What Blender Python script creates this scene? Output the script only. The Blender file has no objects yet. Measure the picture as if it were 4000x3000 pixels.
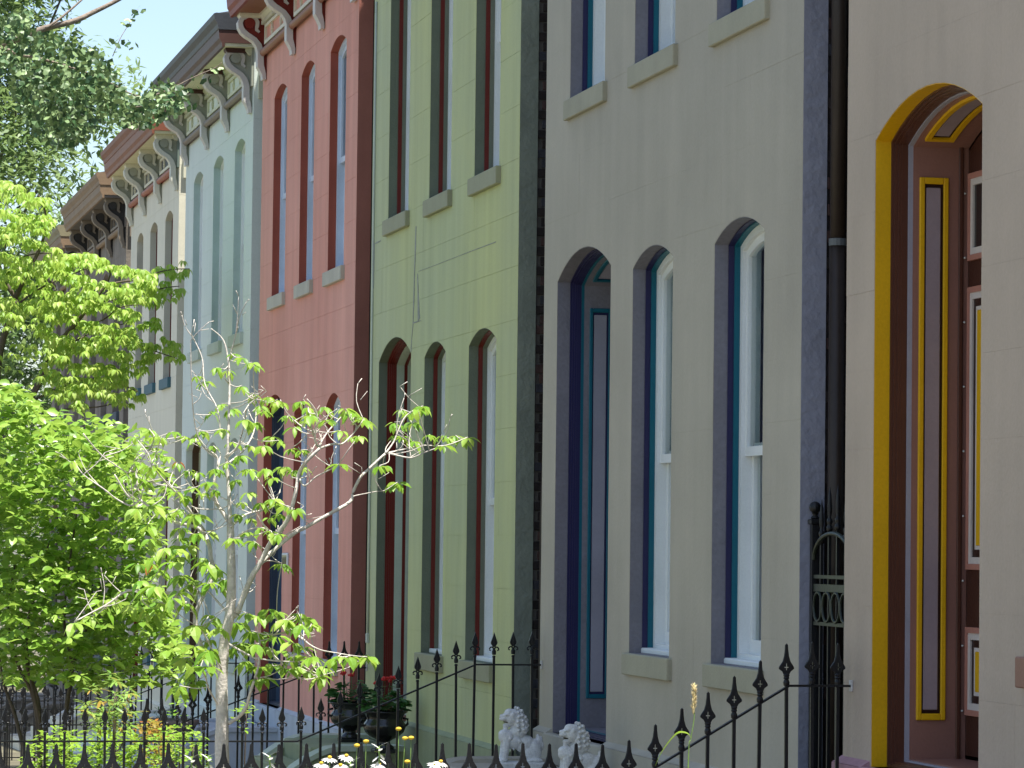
import bpy, math, random
import numpy as np
from mathutils import Vector, Matrix
rnd = random.Random(7)
SC = bpy.context.scene
COL = SC.collection

# ------------------------------------------------------------------ camera
FPX, CX, CY, FACE, ZC = 14000.0, 2000.0, 1500.0, 5.8, 1.85
def _camera_axes(vp=(-1013.0, 2100.0), roll=0.012):
    dx, dy = vp[0]-CX, vp[1]-CY
    c, s = math.cos(roll), math.sin(roll)
    ux, uy = c*dx+s*dy, -s*dx+c*dy
    p = math.atan(uy/FPX); a = math.atan(-ux/FPX*math.cos(p))
    right = np.array([math.cos(a), -math.sin(a), 0]); h = np.array([math.sin(a), math.cos(a), 0]); z = np.array([0, 0, 1.0])
    fwd = h*math.cos(p)+z*math.sin(p); up = -h*math.sin(p)+z*math.cos(p)
    return c*right+s*up, c*up-s*right, fwd
CR, CU, CF = _camera_axes()
def at(u, v, Y):
    """point in the plane y = Y seen at photograph position (u, v)"""
    r = CR*(u-CX)/FPX - CU*(v-CY)/FPX + CF
    return np.array([0, 0, ZC]) + r*(Y/r[1])
cam_d = bpy.data.cameras.new('camera'); cam = bpy.data.objects.new('camera', cam_d); COL.objects.link(cam)
cam_d.sensor_width = 36.0; cam_d.lens = FPX/4000*36; cam_d.clip_start = 0.5; cam_d.clip_end = 2000
cam.matrix_world = Matrix(((CR[0], CU[0], -CF[0], 0), (CR[1], CU[1], -CF[1], 0), (CR[2], CU[2], -CF[2], ZC), (0, 0, 0, 1)))
SC.camera = cam

# ------------------------------------------------------------------ light
SUN = Vector((0.145, -0.24, 1.0)).normalized()
el = math.asin(SUN.z); az = math.atan2(SUN.x, SUN.y)
W = bpy.data.worlds.new('World'); SC.world = W; W.use_nodes = True
nt = W.node_tree; bg = nt.nodes['Background']
sky = nt.nodes.new('ShaderNodeTexSky'); sky.sky_type = 'NISHITA'; sky.sun_disc = False
sky.sun_elevation = el; sky.sun_rotation = az; sky.air_density = 1.0; sky.dust_density = 1.2; sky.ozone_density = 1.0
nt.links.new(sky.outputs[0], bg.inputs[0]); bg.inputs[1].default_value = 0.10
sd = bpy.data.lights.new('sun', 'SUN'); sd.energy = 5.0; sd.angle = math.radians(0.53); sd.color = (1.0, 0.96, 0.88)
so = bpy.data.objects.new('sun', sd); COL.objects.link(so); so.location = (10, 20, 60)
so.rotation_euler = (-SUN).to_track_quat('-Z', 'Y').to_euler()
SC.view_settings.view_transform = 'Standard'; SC.view_settings.look = 'None'
SC.view_settings.gamma = 1.0; SC.view_settings.use_curve_mapping = False
SC.view_settings.exposure = 1.2
SC.render.engine = 'CYCLES'

# ------------------------------------------------------------------ helpers
ORG = {}
class MB:
    def __init__(s): s.v = []; s.f = []
    def add(s, vs, fs):
        o = len(s.v); s.v += [tuple(p) for p in vs]; s.f += [tuple(i+o for i in f) for f in fs]
    def box(s, x0, x1, y0, y1, z0, z1):
        s.add([(x0,y0,z0),(x1,y0,z0),(x1,y1,z0),(x0,y1,z0),(x0,y0,z1),(x1,y0,z1),(x1,y1,z1),(x0,y1,z1)],
              [(0,3,2,1),(4,5,6,7),(0,1,5,4),(1,2,6,5),(2,3,7,6),(3,0,4,7)])
        return s
    def bevel_box(s, x0, x1, y0, y1, z0, z1, b):
        # box with chamfered edges
        P = []
        for sx, x, xi in ((0,x0,x0+b),(1,x1,x1-b)):
            for sy, y, yi in ((0,y0,y0+b),(1,y1,y1-b)):
                for sz, z, zi in ((0,z0,z0+b),(1,z1,z1-b)):
                    P.append(((x,yi,zi),(xi,y,zi),(xi,yi,z)))
        idx = lambda i,j,k,a: ((i*2+j)*2+k)*3+a
        V = [q for t in P for q in t]; F = []
        for i in (0,1): F.append([idx(i,0,0,0),idx(i,1,0,0),idx(i,1,1,0),idx(i,0,1,0)])
        for j in (0,1): F.append([idx(0,j,0,1),idx(1,j,0,1),idx(1,j,1,1),idx(0,j,1,1)])
        for k in (0,1): F.append([idx(0,0,k,2),idx(1,0,k,2),idx(1,1,k,2),idx(0,1,k,2)])
        for j in (0,1):
            for k in (0,1): F.append([idx(0,j,k,1),idx(1,j,k,1),idx(1,j,k,2),idx(0,j,k,2)])
        for i in (0,1):
            for k in (0,1): F.append([idx(i,0,k,0),idx(i,1,k,0),idx(i,1,k,2),idx(i,0,k,2)])
            for j in (0,1): F.append([idx(i,j,0,0),idx(i,j,1,0),idx(i,j,1,1),idx(i,j,0,1)])
        for i in (0,1):
            for j in (0,1):
                for k in (0,1): F.append([idx(i,j,k,0),idx(i,j,k,1),idx(i,j,k,2)])
        s.add(V, F); return s
    def prism(s, pts, axis, a, b):
        """extrude a 2D outline along axis ('x': pts are (y,z); 'y': pts are (x,z); 'z': pts are (x,y))"""
        n = len(pts)
        def m(p, t):
            return (t,p[0],p[1]) if axis == 'x' else (p[0],t,p[1]) if axis == 'y' else (p[0],p[1],t)
        vs = [m(p,a) for p in pts]+[m(p,b) for p in pts]
        fs = [tuple(range(n)), tuple(range(2*n-1,n-1,-1))]+[(i,(i+1)%n,(i+1)%n+n,i+n) for i in range(n)]
        s.add(vs, fs); return s
    def tube(s, pts, rad, n=6, cap=True):
        pts = [np.array(p, float) for p in pts]
        if not hasattr(rad, '__len__'): rad = [rad]*len(pts)
        rings = []; ref = None
        for i, p in enumerate(pts):
            t = pts[min(i+1,len(pts)-1)]-pts[max(i-1,0)]; t = t/(np.linalg.norm(t)+1e-12)
            if ref is None: ref = np.array([0,0,1.]) if abs(t[2]) < .9 else np.array([1.,0,0])
            a = np.cross(t, ref); a /= np.linalg.norm(a)+1e-12; b = np.cross(t, a); ref = -b if False else ref
            if abs(np.dot(t,ref)) > .95: ref = np.array([1.,0,0]) if abs(t[0]) < .9 else np.array([0,1.,0])
            rings.append([p+rad[i]*(math.cos(k*2*math.pi/n)*a+math.sin(k*2*math.pi/n)*b) for k in range(n)])
        vs = [q for r in rings for q in r]; fs = []
        for i in range(len(pts)-1):
            for k in range(n): fs.append((i*n+k, i*n+(k+1)%n, (i+1)*n+(k+1)%n, (i+1)*n+k))
        if cap: fs += [tuple(range(n))[::-1], tuple(range((len(pts)-1)*n, len(pts)*n))]
        s.add(vs, fs); return s
    def lathe(s, prof, c, n=24, cap=True):
        """prof: (radius, z) pairs, about a vertical axis through c"""
        vs = []; fs = []
        for r, z in prof:
            vs += [(c[0]+r*math.cos(k*2*math.pi/n), c[1]+r*math.sin(k*2*math.pi/n), c[2]+z) for k in range(n)]
        for i in range(len(prof)-1):
            for k in range(n): fs.append((i*n+k,i*n+(k+1)%n,(i+1)*n+(k+1)%n,(i+1)*n+k))
        if cap: fs += [tuple(range(n))[::-1], tuple(range((len(prof)-1)*n,len(prof)*n))]
        s.add(vs, fs); return s
    def ball(s, c, r, n=12, m=8, sc=(1,1,1)):
        prof = [(0.001,-1)]+[(math.sin(i*math.pi/m), -math.cos(i*math.pi/m)) for i in range(1,m)]+[(0.001,1)]
        o = len(s.v); s.lathe([(p*r, z*r) for p,z in prof], (0,0,0), n)
        for i in range(o, len(s.v)):
            v = s.v[i]; s.v[i] = (v[0]*sc[0]+c[0], v[1]*sc[1]+c[1], v[2]*sc[2]+c[2])
        return s

def make(name, mesh, mat=None, parent=None):
    o = bpy.data.objects.new(name, mesh); COL.objects.link(o)
    if mat is not None and not mesh.materials: mesh.materials.append(mat)
    if parent is not None: o.parent = parent
    return o
def obj(name, mb, mat, parent=None, smooth=False, kind=None):
    """link a builder as ONE mesh; builder coordinates are world coordinates"""
    o0 = ORG.get(parent.name, (0,0,0)) if parent is not None else (0,0,0)
    me = bpy.data.meshes.new(name)
    me.from_pydata([(a-o0[0], b-o0[1], c-o0[2]) for a,b,c in mb.v], [], mb.f)
    if smooth: me.shade_smooth()
    o = make(name, me, mat, parent); ORG[o.name] = o0
    if kind: o['kind'] = kind
    return o
def thing(name, label, cat, loc=(0,0,0), group=None):
    o = bpy.data.objects.new(name, None); COL.objects.link(o); o.location = loc; o.empty_display_size = .2
    ORG[o.name] = tuple(loc); o['label'] = label; o['category'] = cat
    if group: o['group'] = group
    return o
def place(name, mesh, loc, parent, mat=None):
    o = make(name, mesh, mat, parent); b = ORG[parent.name]
    o.location = (loc[0]-b[0], loc[1]-b[1], loc[2]-b[2]); ORG[o.name] = b
    return o
def mesh_of(name, mb, mat, smooth=False):
    me = bpy.data.meshes.new(name); me.from_pydata(mb.v, [], mb.f); me.materials.append(mat)
    if smooth: me.shade_smooth()
    return me
def ground_z(y): return 0.40-0.0305*max(-40, min(y, 80))

# ------------------------------------------------------------------ materials
MATS = {}
def hexc(h):
    h = h.lstrip('#'); c = [int(h[i:i+2],16)/255 for i in (0,2,4)]
    return tuple(x/12.92 if x <= .04045 else ((x+.055)/1.055)**2.4 for x in c)
def paint(name, col, rough=.55, var=.10, scale=2.5, bump=.15, bscale=60, col2=None, streak=0.0, spec=.3, fine=.05):
    """painted / mineral surface: cloudy colour variation, optional rain streaks, fine relief"""
    if name in MATS: return MATS[name]
    m = bpy.data.materials.new(name); m.use_nodes = True; MATS[name] = m
    n = m.node_tree.nodes; l = m.node_tree.links; p = n['Principled BSDF']
    p.inputs['Roughness'].default_value = rough; p.inputs['Specular IOR Level'].default_value = spec
    geo = n.new('ShaderNodeNewGeometry')
    nz = n.new('ShaderNodeTexNoise'); nz.inputs['Scale'].default_value = scale; nz.inputs['Detail'].default_value = 6; nz.inputs['Roughness'].default_value = .6
    l.new(geo.outputs['Position'], nz.inputs['Vector'])
    ramp = n.new('ShaderNodeValToRGB'); ramp.color_ramp.elements[0].position = .3; ramp.color_ramp.elements[1].position = .7
    c2 = col2 if col2 else tuple(min(1, c*(1+var)) for c in col)
    ramp.color_ramp.elements[0].color = (*[c*(1-var) for c in col], 1); ramp.color_ramp.elements[1].color = (*c2, 1)
    l.new(nz.outputs['Fac'], ramp.inputs['Fac'])
    out = ramp.outputs['Color']
    def mul(fac_socket, amount, src):
        mp = n.new('ShaderNodeMapRange'); mp.inputs['From Min'].default_value = .3; mp.inputs['From Max'].default_value = .75
        mp.inputs['To Min'].default_value = 1-amount; mp.inputs['To Max'].default_value = 1+amount*.4
        l.new(fac_socket, mp.inputs['Value'])
        mx = n.new('ShaderNodeMix'); mx.data_type = 'RGBA'; mx.blend_type = 'MULTIPLY'; mx.inputs['Factor'].default_value = 1
        l.new(src, mx.inputs['A']); l.new(mp.outputs['Result'], mx.inputs['B']); return mx.outputs['Result']
    if streak:
        mapn = n.new('ShaderNodeMapping'); mapn.inputs['Scale'].default_value = (2.2, 3.0, .28); l.new(geo.outputs['Position'], mapn.inputs['Vector'])
        n2 = n.new('ShaderNodeTexNoise'); n2.inputs['Scale'].default_value = 1.6; n2.inputs['Detail'].default_value = 5; l.new(mapn.outputs[0], n2.inputs['Vector'])
        out = mul(n2.outputs['Fac'], streak, out)
    n3 = n.new('ShaderNodeTexNoise'); n3.inputs['Scale'].default_value = bscale; n3.inputs['Detail'].default_value = 5; l.new(geo.outputs['Position'], n3.inputs['Vector'])
    if fine: out = mul(n3.outputs['Fac'], fine, out)
    l.new(out, p.inputs['Base Color'])
    if bump:
        b = n.new('ShaderNodeBump'); b.inputs['Strength'].default_value = bump; b.inputs['Distance'].default_value = .01
        n4 = n.new('ShaderNodeTexNoise'); n4.inputs['Scale'].default_value = 7; n4.inputs['Detail'].default_value = 3; l.new(geo.outputs['Position'], n4.inputs['Vector'])
        ma = n.new('ShaderNodeMath'); ma.operation = 'MULTIPLY_ADD'; ma.inputs[1].default_value = 1.6; l.new(n4.outputs['Fac'], ma.inputs[0]); l.new(n3.outputs['Fac'], ma.inputs[2])
        l.new(ma.outputs[0], b.inputs['Height']); l.new(b.outputs['Normal'], p.inputs['Normal'])
    return m
def leafmat(name, cols, trans=(.3,.45,.06), tf=.45, rough=.45):
    m = bpy.data.materials.new(name); m.use_nodes = True; MATS[name] = m
    n = m.node_tree.nodes; l = m.node_tree.links; p = n['Principled BSDF']; o = n['Material Output']
    geo = n.new('ShaderNodeNewGeometry'); oi = n.new('ShaderNodeObjectInfo')
    add = n.new('ShaderNodeMath'); add.operation = 'ADD'; l.new(geo.outputs['Random Per Island'], add.inputs[0]); l.new(oi.outputs['Random'], add.inputs[1])
    fr = n.new('ShaderNodeMath'); fr.operation = 'FRACT'; l.new(add.outputs[0], fr.inputs[0])
    r = n.new('ShaderNodeValToRGB'); e = r.color_ramp.elements
    e[0].color = (*cols[0],1); e[1].color = (*cols[-1],1)
    for i, c in enumerate(cols[1:-1]): q = e.new((i+1)/(len(cols)-1)); q.color = (*c,1)
    l.new(fr.outputs[0], r.inputs['Fac']); l.new(r.outputs['Color'], p.inputs['Base Color'])
    p.inputs['Roughness'].default_value = rough; p.inputs['Specular IOR Level'].default_value = .4
    t = n.new('ShaderNodeBsdfTranslucent')
    mx = n.new('ShaderNodeMix'); mx.data_type = 'RGBA'; mx.blend_type = 'MIX'; mx.inputs['Factor'].default_value = .5
    l.new(r.outputs['Color'], mx.inputs['A']); mx.inputs['B'].default_value = (*trans,1); l.new(mx.outputs['Result'], t.inputs['Color'])
    ms = n.new('ShaderNodeMixShader'); ms.inputs[0].default_value = tf
    l.new(p.outputs[0], ms.inputs[1]); l.new(t.outputs[0], ms.inputs[2]); l.new(ms.outputs[0], o.inputs['Surface'])
    return m
def glassmat():
    m = bpy.data.materials.new('window_glass'); m.use_nodes = True
    n = m.node_tree.nodes; l = m.node_tree.links; o = n['Material Output']; n.remove(n['Principled BSDF'])
    g = n.new('ShaderNodeBsdfGlossy'); g.inputs['Roughness'].default_value = .03; g.inputs['Color'].default_value = (.9,.95,1,1)
    t = n.new('ShaderNodeBsdfTransparent'); t.inputs['Color'].default_value = (.92,.95,.94,1)
    f = n.new('ShaderNodeFresnel'); f.inputs['IOR'].default_value = 1.5
    ms = n.new('ShaderNodeMixShader'); l.new(f.outputs[0], ms.inputs[0]); l.new(t.outputs[0], ms.inputs[1]); l.new(g.outputs[0], ms.inputs[2]); l.new(ms.outputs[0], o.inputs['Surface'])
    return m
GLASS = glassmat()
WHITE = paint('white_paint', hexc('#e2e5e4'), .45, .04, 3, .05, 80, spec=.4)
CREAMW = paint('cream_paint', hexc('#d8d2ba'), .5, .05, 3, .05, 80)
IRON = paint('black_iron', (.009,.009,.010), .42, .25, 8, .25, 90, spec=.35)
DARKROOM = paint('interior_plaster', (.10,.10,.10), .9, .1, 1, 0)
CURTAIN = paint('white_curtain', (.80,.82,.82), .9, .06, 4, 0)
SLATE = paint('roof_slate', (.10,.10,.11), .6, .2, 6, .3, 30)
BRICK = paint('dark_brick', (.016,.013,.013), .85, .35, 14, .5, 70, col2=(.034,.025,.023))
MORTAR = paint('old_mortar', (.085,.078,.07), .95, .2, 12, .4, 80)

# ------------------------------------------------------------------ ground, pavement, road
def sheet(name, x0, x1, ys, dz, mat, kind='structure'):
    mb = MB()
    for a, b in zip(ys[:-1], ys[1:]):
        mb.add([(x0,a,ground_z(a)+dz),(x1,a,ground_z(a)+dz),(x1,b,ground_z(b)+dz),(x0,b,ground_z(b)+dz)], [(0,1,2,3)])
    o = obj(name, mb, mat); o['kind'] = kind; return o
SOIL = paint('yard_soil', (.13,.112,.080), .95, .4, 1.2, .6, 25, col2=(.17,.16,.10))
CONC = paint('concrete', (.36,.34,.31), .9, .12, 1.5, .3, 40)
ASPH = paint('asphalt', (.055,.055,.057), .9, .2, 2, .4, 60)
sheet('ground', -600, 600, [-400,-40,80,900], 0, SOIL)
sheet('pavement', -1.8, .9, [-40,80], .05, CONC)
sheet('road', -12.5, -3.4, [-40,80], .004, ASPH)
mb = MB()
for a, b in ((-40,20),(20,80)):
    for x0, x1 in ((-3.4,-3.2),):
        za, zb = ground_z(a), ground_z(b)
        mb.add([(x0,a,za-.1),(x1,a,za-.1),(x1,b,zb-.1),(x0,b,zb-.1),(x0,a,za+.13),(x1,a,za+.13),(x1,b,zb+.13),(x0,b,zb+.13)],
               [(0,3,2,1),(4,5,6,7),(0,1,5,4),(1,2,6,5),(2,3,7,6),(3,0,4,7)])
o = obj('kerb', mb, CONC); o['kind'] = 'structure'
# cross street beyond the end of the row
mb = MB(); zc = ground_z(80)+.006; mb.add([(-40,84,zc),(60,84,zc),(60,93,zc),(-40,93,zc)], [(0,1,2,3)])
o = obj('cross_road', mb, ASPH); o['kind'] = 'structure'

# ------------------------------------------------------------------ arched openings
def arch(y0, y1, zb, zs, rise, i=0.0, n=12):
    """outline (y,z) of a round-headed opening inset by i"""
    w = y1-y0; yc = (y0+y1)/2; R = (w*w/4+rise*rise)/(2*rise); zc = zs+rise-R
    h = w/2-i; r = R-i; a = math.asin(min(1, h/r))
    pts = [(yc+h, zb+i), (yc-h, zb+i)]
    pts += [(yc+r*math.sin(-a+2*a*k/n), zc+r*math.cos(-a+2*a*k/n)) for k in range(n+1)]
    return pts
def ring(mb, o1, o2, x0, x1, back=False):
    """front face between outlines at x0 and the inner reveal from x0 to x1"""
    n = len(o1)
    vs = [(x0,)+p for p in o1]+[(x0,)+p for p in o2]+[(x1,)+p for p in o2]+[(x1,)+p for p in o1]
    fs = [(i,(i+1)%n,(i+1)%n+n,i+n) for i in range(n)]+[(i+n,(i+1)%n+n,(i+1)%n+2*n,i+2*n) for i in range(n)]
    fs += [(i+2*n,(i+1)%n+2*n,(i+1)%n+3*n,i+3*n) for i in range(n)]+[(i+3*n,(i+1)%n+3*n,(i+1)%n,i) for i in range(n)]
    mb.add(vs, fs)
def clip(poly, a, b, c):
    out = []
    for i in range(len(poly)):
        p, q = poly[i], poly[(i+1)%len(poly)]
        dp, dq = a*p[0]+b*p[1]+c, a*q[0]+b*q[1]+c
        if dp <= 1e-9: out.append(p)
        if (dp < -1e-9 and dq > 1e-9) or (dp > 1e-9 and dq < -1e-9):
            t = dp/(dp-dq); out.append((p[0]+t*(q[0]-p[0]), p[1]+t*(q[1]-p[1])))
    return out
def area(p): return abs(sum(p[i][0]*p[(i+1)%len(p)][1]-p[(i+1)%len(p)][0]*p[i][1] for i in range(len(p))))/2
def subtract(polys, hole):
    cyc = sum(p[0] for p in hole)/len(hole); czc = sum(p[1] for p in hole)/len(hole)
    by = (min(p[0] for p in hole), max(p[0] for p in hole)); bz = (min(p[1] for p in hole), max(p[1] for p in hole))
    res = []
    for cur in polys:
        ys = [p[0] for p in cur]; zs = [p[1] for p in cur]
        if max(ys) <= by[0] or min(ys) >= by[1] or max(zs) <= bz[0] or min(zs) >= bz[1]: res.append(cur); continue
        for i in range(len(hole)):
            p, q = hole[i], hole[(i+1)%len(hole)]
            a, b = q[1]-p[1], p[0]-q[0]; c = -(a*p[0]+b*p[1])
            if a*cyc+b*czc+c > 0: a, b, c = -a, -b, -c
            if len(cur) < 3: break
            outp = clip(cur, -a, -b, -c)
            if len(outp) >= 3 and area(outp) > 2e-5: res.append(outp)
            cur = clip(cur, a, b, c)
    return res

# ------------------------------------------------------------------ houses
HOUSES = {}
def window(H, y0, y1, zb, zs, rise, meet, S, curtain=True, sill=True):
    x = FACE
    w = MB(); ins = .004; xr = x+.001
    o_prev = arch(y0,y1,zb,zs,rise,0)
    o_cur = arch(y0,y1,zb,zs,rise,ins)
    mb = MB(); ring(mb, o_prev, o_cur, x+.002, x+S['rev'])
    depth = S['rev']; frame_x = x+depth+sum(.036 for _ in S['bands'])
    fr = MB(); i0 = ins+.009*len(S['bands'])
    ring(fr, arch(y0,y1,zb,zs,rise,i0), arch(y0,y1,zb,zs,rise,i0+.045), frame_x, frame_x+.12)
    f = obj('window', fr, S['frame'], H)
    obj('reveal', mb, S['jamb'], f)
    i = ins
    for k, b in enumerate(S['bands']):
        mb = MB(); ring(mb, arch(y0,y1,zb,zs,rise,i-.003), arch(y0,y1,zb,zs,rise,i+.009), x+depth, x+depth+.06); obj('casing', mb, b, f); depth += .036; i += .009
    i0 += .045; xs = frame_x+.025
    mb = MB(); ring(mb, arch(y0,y1,meet-.045-i0,zs,rise,i0-.006), arch(y0,y1,meet-.045-i0,zs,rise,i0+.052), xs, xs+.04)
    up = obj('upper_sash', mb, S['frame'], f)
    mb = MB(); p = arch(y0,y1,meet-.045-i0,zs,rise,i0+.046); mb.add([(xs+.02,)+q for q in p], [tuple(range(len(p)))]); obj('pane', mb, GLASS, f)
    xl = xs+.045; a, b = y0+i0-.004, y1-i0+.004
    lo = [(b,zb+i0-.02),(a,zb+i0-.02),(a,meet+.03),(b,meet+.03)]
    li = [(b-.055,zb+i0+.085),(a+.055,zb+i0+.085),(a+.055,meet-.03),(b-.055,meet-.03)]
    mb = MB(); ring(mb, lo, li, xl, xl+.04); obj('lower_sash', mb, S['frame'], f)
    mb = MB(); mb.add([(xl+.02,)+q for q in li], [(0,1,2,3)]); obj('pane', mb, GLASS, f)
    if curtain:
        mb = MB(); n = 36; ya, yb = y0-.10, y1+.10; zt = zs+rise*.4
        vs = []
        for k in range(n+1):
            t = k/n; yy = ya+(yb-ya)*t; xx = xl+.085+.024*math.sin(t*41+zb)+.014*math.sin(t*97)
            vs += [(xx,yy,zb+.02),(xx,yy,zt)]
        mb.add(vs, [(2*k,2*k+2,2*k+3,2*k+1) for k in range(n)]); obj('curtain', mb, S.get('curtain', CURTAIN), f, smooth=True)
    if sill:
        mb = MB(); mb.bevel_box(x-S['sp'], x+S['rev']+.005, y0-.07, y1+.07, zb-.14, zb+.003, .006); obj('sill', mb, S['sillmat'], f)
        mb = MB(); mb.bevel_box(x+S['rev']-.01, frame_x+.05, y0+.012, y1-.012, zb+.001, zb+.04, .008); obj('wood_sill', mb, S['frame'], f)
    return f

def bracket_shape():
    px = [(1140,248),(1108,222),(1112,190),(1116,140),(1092,100),(1050,84),(1000,84),(955,104),(932,150),(940,200),(965,242),(1005,276),(1045,300),(1092,330),(1134,385),(1156,455),(1156,540),(1158,605),(1180,655),(1196,705),(1198,750)]
    wd = [10,16,20,22,23,23,24,25,26,27,28,27,26,26,30,32,33,34,26,20,18]
    k = .00108
    c = [((1225-a)*k, -(b-62)*k) for a,b in px]; h = [w*k for w in wd]
    L = []; Rr = []
    for i in range(len(c)):
        p, q = c[max(0,i-1)], c[min(len(c)-1,i+1)]
        d = (q[0]-p[0], q[1]-p[1]); n = math.hypot(*d); d = (d[0]/n, d[1]/n)
        L.append((c[i][0]-d[1]*h[i], c[i][1]+d[0]*h[i])); Rr.append((c[i][0]+d[1]*h[i], c[i][1]-d[0]*h[i]))
    return L, Rr, c
BR_L, BR_R, BR_C = bracket_shape()
def strip_prism(mb, L, R, y0, y1, ox, oz):
    n = len(L); vs = []
    for y in (y0,y1):
        vs += [(ox-p[0],y,oz+p[1]) for p in L]+[(ox-p[0],y,oz+p[1]) for p in R]
    fs = []
    for i in range(n-1):
        fs += [(i,i+1,n+i+1,n+i),(2*n+i,3*n+i,3*n+i+1,2*n+i+1),(i,2*n+i,2*n+i+1,i+1),(n+i,n+i+1,3*n+i+1,3*n+i)]
    fs += [(0,n,3*n,2*n),(n-1,3*n-1,4*n-1,2*n-1)]
    mb.add(vs, fs)
def cornice(H, y0, y1, dz, K):
    zs = 8.42+dz; x = FACE; ya, yb = y0-.06, y1+.06
    c = MB()
    # crown gutter: stepped and coved profile swept along the eaves, mitred back at the near end
    prof = [(x-.42,zs+.175),(x-.44,zs+.19),(x-.45,zs+.24),(x-.485,zs+.30),(x-.495,zs+.36),(x-.47,zs+.37),(x+.05,zs+.37),(x+.05,zs+.175)]
    c.prism(prof, 'y', ya, yb); g = obj('gutter', c, K['gutter'], H)
    m = MB(); m.prism([(x-.36,zs-.03),(x-.39,zs-.025),(x-.40,zs+.03),(x-.425,zs+.075),(x-.43,zs+.13),(x-.435,zs+.172),(x+.04,zs+.172),(x+.04,zs+.02),(x-.36,zs+.02)], 'y', ya+.01, yb-.01); obj('fascia_moulding', m, K['mould'], g)
    m = MB(); m.box(x-.359, x+.04, ya+.02, yb-.02, zs-.02, zs+.018); obj('soffit', m, K['soffit'], g)
    m = MB(); m.box(x-.03, x+.05, ya+.07, yb-.07, zs-.47, zs-.02); obj('frieze_board', m, K['frieze'], g)
    # bed mouldings and dentils
    m = MB(); m.prism([(x-.03,zs-.02),(x-.10,zs-.02),(x-.10,zs-.05),(x-.055,zs-.10),(x-.03,zs-.10)], 'y', y0+.02, y1-.02); obj('bed_moulding', m, K['trim'], g)
    by = [y0+.10, y0+2.08, y0+4.07, y1-.30]
    bw = .16
    for b0 in by:
        mb = MB(); strip_prism(mb, BR_L, BR_R, b0, b0+bw, x, zs-.035)
        br = obj('bracket', mb, K['bracket'], H)
        mb = MB(); web = [(x+.02,zs-.04),(x-.29,zs-.04),(x-.30,zs-.12),(x-.26,zs-.24),(x-.17,zs-.30),(x-.10,zs-.38),(x-.08,zs-.50),(x-.07,zs-.60),(x-.03,zs-.70),(x+.02,zs-.70)]
        mb.prism(web, 'y', b0+.028, b0+bw-.028); obj('web', mb, K['web'], br)
        mb = MB(); mb.box(x-.33, x+.02, b0-.025, b0+bw+.025, zs-.045, zs-.021); mb.prism([(x-.33,zs-.045),(x-.31,zs-.075),(x+.02,zs-.075),(x+.02,zs-.045)], 'y', b0-.01, b0+bw+.01); obj('cap', mb, K.get('cap', K['trim']), br)
        mb = MB(); mb.tube([(x-.205,b0-.006,zs-.135),(x-.205,b0+.05,zs-.135)], .062, 14); obj('boss', mb, K['web'], br)
    for k in range(3):
        a, b = by[k]+bw+.015, by[k+1]-.015
        # roll moulding between the brackets
        rp = [(x+.01,zs-.52)]+[(x-.045-.045*math.sin(t*math.pi/8), zs-.47-.045*math.cos(t*math.pi/8)) for t in range(0,9)][::-1]+[(x+.01,zs-.41)]
        m = MB(); m.prism(rp, 'y', a, b); obj('roll_moulding', m, K['roll'], g)
        # dentils
        n = int((b-a)/.085); st = (b-a)/n
        for d in range(n):
            yy = a+d*st+.012
            place('dentil', K['dentil'], (x-.06, yy, zs-.155), g)
        # panel: framed opening with a pierced ornament
        p = MB(); c0, c1, z0, z1 = a+.16, b-.16, zs-.40, zs-.175
        o1 = [(c1,z0),(c0,z0),(c0,z1),(c1,z1)]; o2 = [(c1-.045,z0+.04),(c0+.045,z0+.04),(c0+.045,z1-.035),(c1-.045,z1-.035)]
        ring(p, o1, o2, x-.062, x-.03); pf = obj('frieze_panel', p, K['trim'], g)
        p = MB(); p.box(x-.036, x-.029, c0+.03, c1-.03, z0+.03, z1-.03); obj('panel_ground', p, K['ground'], g)
        for t in (.30, .70):
            yc = c0+(c1-c0)*t; q = MB()
            le = [(yc,z0+.04),(yc-.05,(z0+z1)/2),(yc,z1-.035),(yc+.05,(z0+z1)/2)]; li = [(yc,z0+.075),(yc-.028,(z0+z1)/2),(yc,z1-.07),(yc+.028,(z0+z1)/2)]
            ring(q, le, li, x-.058, x-.034); obj('ornament', q, K['trim'], g)
    # end return of the cornice on the side wall
    m = MB(); m.box(x+.05, x+.34, y0-.05, y0+.02, zs-.62, zs-.28); obj('end_block', m, K['trim'], g)
    # unseen roof behind the gutter, raised to keep sun off the side walls
    if K.get('shade_mansard'): prof = [(x-.44,zs+.372),(x-.3,zs+.43),(x+.85,zs+3.3),(x+5.5,zs+4.2),(x+11,zs+.7),(x+11,zs+.3),(x+.1,zs+.3)]
    else: prof = [(x-.44,zs+.372),(x-.2,zs+.42),(x+5.5,zs+4.6),(x+11,zs+.7),(x+11,zs+.3),(x+.1,zs+.3)]
    r = MB(); r.prism(prof, 'y', ya+.03, yb-.03); rf = obj('roof', r, SLATE, H)
    m = MB(); m.box(x+3.6, x+4.3, y1-1.0, y1-.45, zs+2.6, zs+5.3); m.box(x+3.54, x+4.36, y1-1.06, y1-.39, zs+5.3, zs+5.42); obj('chimney', m, K.get('chimney', BRICK), rf)

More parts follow.
